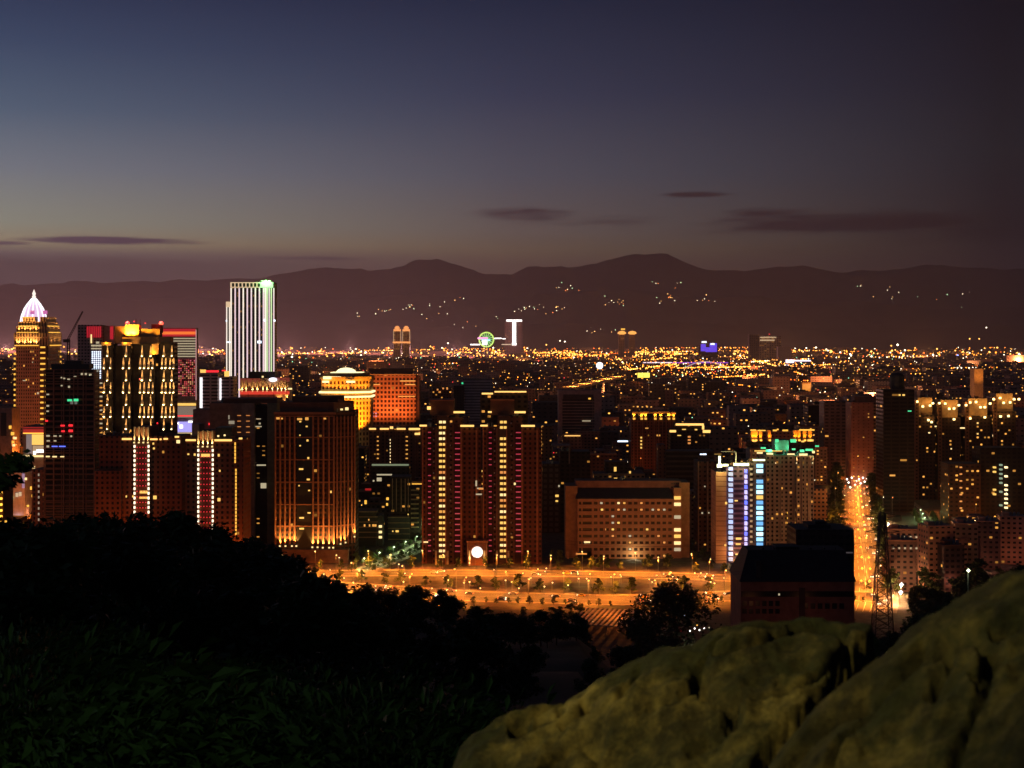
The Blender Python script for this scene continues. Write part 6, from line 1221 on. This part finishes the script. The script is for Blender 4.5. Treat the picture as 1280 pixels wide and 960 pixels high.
# ------------------------------------------------------------ filler city
f_fill=[facade('fill_brown',(.11,.06,.045),bw=3.6,fh=3.3,ww=.5,wh=.4,lit=.11,st=1.6,colp=.06,colw=.6),facade('fill_grey',(.13,.10,.095),bw=3.8,fh=3.3,ww=.5,wh=.4,lit=.11,st=1.5),facade('fill_dark',(.04,.03,.026),bw=3.4,fh=3.3,ww=.5,wh=.4,lit=.10,st=1.7,colp=.08),facade('fill_rose',(.2,.10,.08),bw=4,fh=3.4,ww=.5,wh=.4,lit=.06,st=1.5),facade('fill_pale',(.24,.17,.15),bw=3.3,fh=3.4,lit=.06,st=1.4,ww=.5,wh=.4)]
f_far=[facade('far_block_brown',(.22,.12,.09),bw=7,fh=6,ww=.4,wh=.3,lit=.09,st=2.2),facade('far_block_grey',(.2,.15,.15),bw=7,fh=6.5,ww=.4,wh=.3,lit=.08,st=2.2),facade('far_block_dark',(.07,.05,.045),bw=8,fh=6,ww=.35,wh=.3,lit=.10,st=2.4),facade('far_block_rose',(.26,.14,.11),bw=7,fh=6,ww=.4,wh=.3,lit=.06,st=2.0),roofm]
ROADS=[(dense(AV,20),20),(dense(PG,20),11),(dense(PR,20),9),(dense(PA,20),26),(dense(PB,20),24),([(300,985),(318,1060),(345,1180),(362,1300)],9)]
def blocked(x0,x1,y0,y1):
    for a,b_,c,d in FOOT:
        if x1>a and x0<b_ and y1>c and y0<d: return True
    cx,cy_=(x0+x1)/2,(y0+y1)/2; hw=(x1-x0)/2
    for pts,w in ROADS:
        for (a,b_),(c,d) in zip(pts,pts[1:]):
            if y0-12<max(b_,d) and y1+12>min(b_,d):
                vx,vy=c-a,d-b_; t=max(0,min(1,((cx-a)*vx+(cy_-b_)*vy)/(vx*vx+vy*vy+1e-6))); 
                if math.hypot(cx-a-vx*t,cy_-b_-vy*t)<w+hw: return True
    return False
def capz(x0,x1,y):
    pa=CX+F*x0/y; pb=CX+F*x1/y; z=999
    for a,b_,Y,vis in CAPS:
        if Y>y and pb>a and pa<b_: z=min(z,GZ(vis,y))
    return z
CAPS+=[(838,925,6800,472),(708,780,2500,489),(775,845,5600,462),(486,516,8200,431),(590,655,9400,432),(792,815,4200,474),(798,918,7200,455),(1000,1016,3800,490),(742,757,4800,463),(1060,1104,3700,474),(978,1032,7000,458),(1056,1252,4100,470),(944,980,8000,436),(872,900,8500,441)]
random.seed(2024); cand=[]; y=985.0
while y<14500:
    step=interp(y,[(1000,34),(2500,46),(6000,90),(14500,190)]); x=-y*.40-20
    while x<y*.40+20:
        w=U(.55,.95)*step; d=U(.5,.8)*step; yy=y+U(-.15,.15)*step
        hh=random.choice((14,17,20,20,24,27,34,42))*U(.85,1.15)
        if R()<.07: hh*=1.6
        if y>5000: hh*=.8
        px=CX+F*(x+w/2)/yy
        if px>1000 and y<2600: hh*=1.15
        if not blocked(x,x+w,yy,yy+d):
            c=capz(x,x+w,yy)
            if c>6: cand.append((x,w,yy,d,min(hh,c)))
        x+=step*U(.95,1.25)
    y+=step*1.05
near=[c for c in cand if c[2]<9999][:285]; rest=cand[285:]
COLS=['brown','grey','near-black','rose-brown','pale']
def zone(px,Y):
    a='behind the left dark towers' if px<340 else 'behind the pilaster tower' if px<525 else 'behind the twin clock towers' if px<680 else 'behind the terracotta office' if px<870 else 'behind the green-crowned apartments' if px<1030 else 'beside the avenue' if px<1140 else 'around the four lamp-crowned towers'
    return a
tankm=MB().lathe([(.1,0),(1.1,0),(1.1,2),(.7,2.5),(.1,2.6)],0,0,8).mesh('water_tank',metal)
for i,(x,w,yy,d,hh) in enumerate(near):
    k=random.randrange(5); fl=int(hh/3.3); px=CX+F*(x+w/2)/yy
    b=MB(); b.box(0,w,0,d,0,hh,0,1,uo=float(random.randrange(400))*3.4); 
    nm='office_block' if fl>9 and R()<.4 else 'apartment_block'
    o=obj(nm,b.mesh(nm,[f_fill[k],roofm]),None,(x,yy,0))
    s=obj('roof_shed',MB().box(w*.3,w*.62,d*.3,d*.7,hh,hh+3.4).mesh('roof_shed',f_fill[k]),o)
    obj('parapet',MB().box(-.2,w+.2,-.25,0.0,hh-.2,hh+1.1).mesh('parapet',[brown2,brown,mat('drab_render',(.28,.17,.12)),wg][k%4]),o)
    feat=''
    rr2=R()
    if rr2<.16: obj('cornice_light',MB().box(w*.1,w*.9,-1.0,-.35,hh-1.4,hh-.6).mesh('cornice_light',random.choice([G_cor,G_gold,G_yel])),o); feat='lit roof edge'
    elif rr2<.30: obj('roof_sign',MB().box(w*.2,w*.7,1,1.4,hh+.8,hh+2.6).mesh('roof_sign',random.choice([G_wd,G_yel,G_cool,G_grn,G_ambdim,G_reddim])),o); feat='small lit rooftop sign'
    elif rr2<.6: obj('water_tank',tankm,o,(w*.8,d*.5,hh)); feat='steel roof tank'
    elif rr2<.7: obj('roof_lamp',MB().blob((w*.5,0,hh+1.4),.9).mesh('roof_lamp',random.choice([G_red,G_pale,G_amb])),o); feat='single roof lamp'
    lab=('%s %s %s%s'%({0:'squat',1:'low',2:'mid-height'}.get(min(2,fl//4),'tall') if fl<12 else 'tall',COLS[k],'office block' if nm[0]=='o' else 'apartment block',' with '+feat if feat else ''))+' '+zone(px,yy)
    tag(o,lab,'office block' if nm[0]=='o' else 'apartment block','filler blocks of the dense city')
b=MB()
for (x,w,yy,d,hh) in rest:
    b.box(x,x+w,yy,yy+d,0,hh,random.choice((0,0,1,2,2,3)),4,uo=float(random.randrange(3000))*3.5)
    if R()<.3: b.box(x+w*.3,x+w*.6,yy+d*.3,yy+d*.6,hh,hh+U(3,6),2,4)
tag(obj('distant_city_blocks',b.mesh('distant_city_blocks',f_far)),'mass of distant city blocks thinning into haze towards the mountains',None,None,'stuff')
random.seed(41)
for k in range(46):
    y=2000*(6.0)**(k/45.0); px=U(350,1300) if k%3 else U(0,1300); light('district_fill','POINT',(GX(px,y),y,30),(1,.40,.14),(y/2500)**2*150000,None,3)  # unseen points added to light the far filler walls
for px,y,e in [(-500+k*62+U(-15,15),U(7500,13500),(1.35e7 if k<14 else .8e7)) for k in range(18)]: light('haze_fill','POINT',(GX(px,y),y,60),(1,.45,.42),e,None,6)  # unseen points added to brighten the haze before the mountains
# ------------------------------------------------------------ haze
hm=bpy.data.materials.new('haze_air'); hm.use_nodes=True; t=hm.node_tree; t.nodes.clear(); pv=t.nodes.new('ShaderNodeVolumePrincipled'); out=t.nodes.new('ShaderNodeOutputMaterial')
pv.inputs['Color'].default_value=(1.0,.90,.94,1); pv.inputs['Density'].default_value=2.6e-5; pv.inputs['Anisotropy'].default_value=.2
t.links.new(pv.outputs[0],out.inputs['Volume'])
b=MB(); b.box(-15800,15800,-60,27200,-12,1900); tag(obj('haze',b.mesh('haze',hm)),'thin night haze over the whole city',None,None,'stuff')
print('OBJECTS',len(bpy.data.objects),'LIGHTS',len(bpy.data.lights),'near',len(near),'rest',len(rest),'shrubs',len(SP))
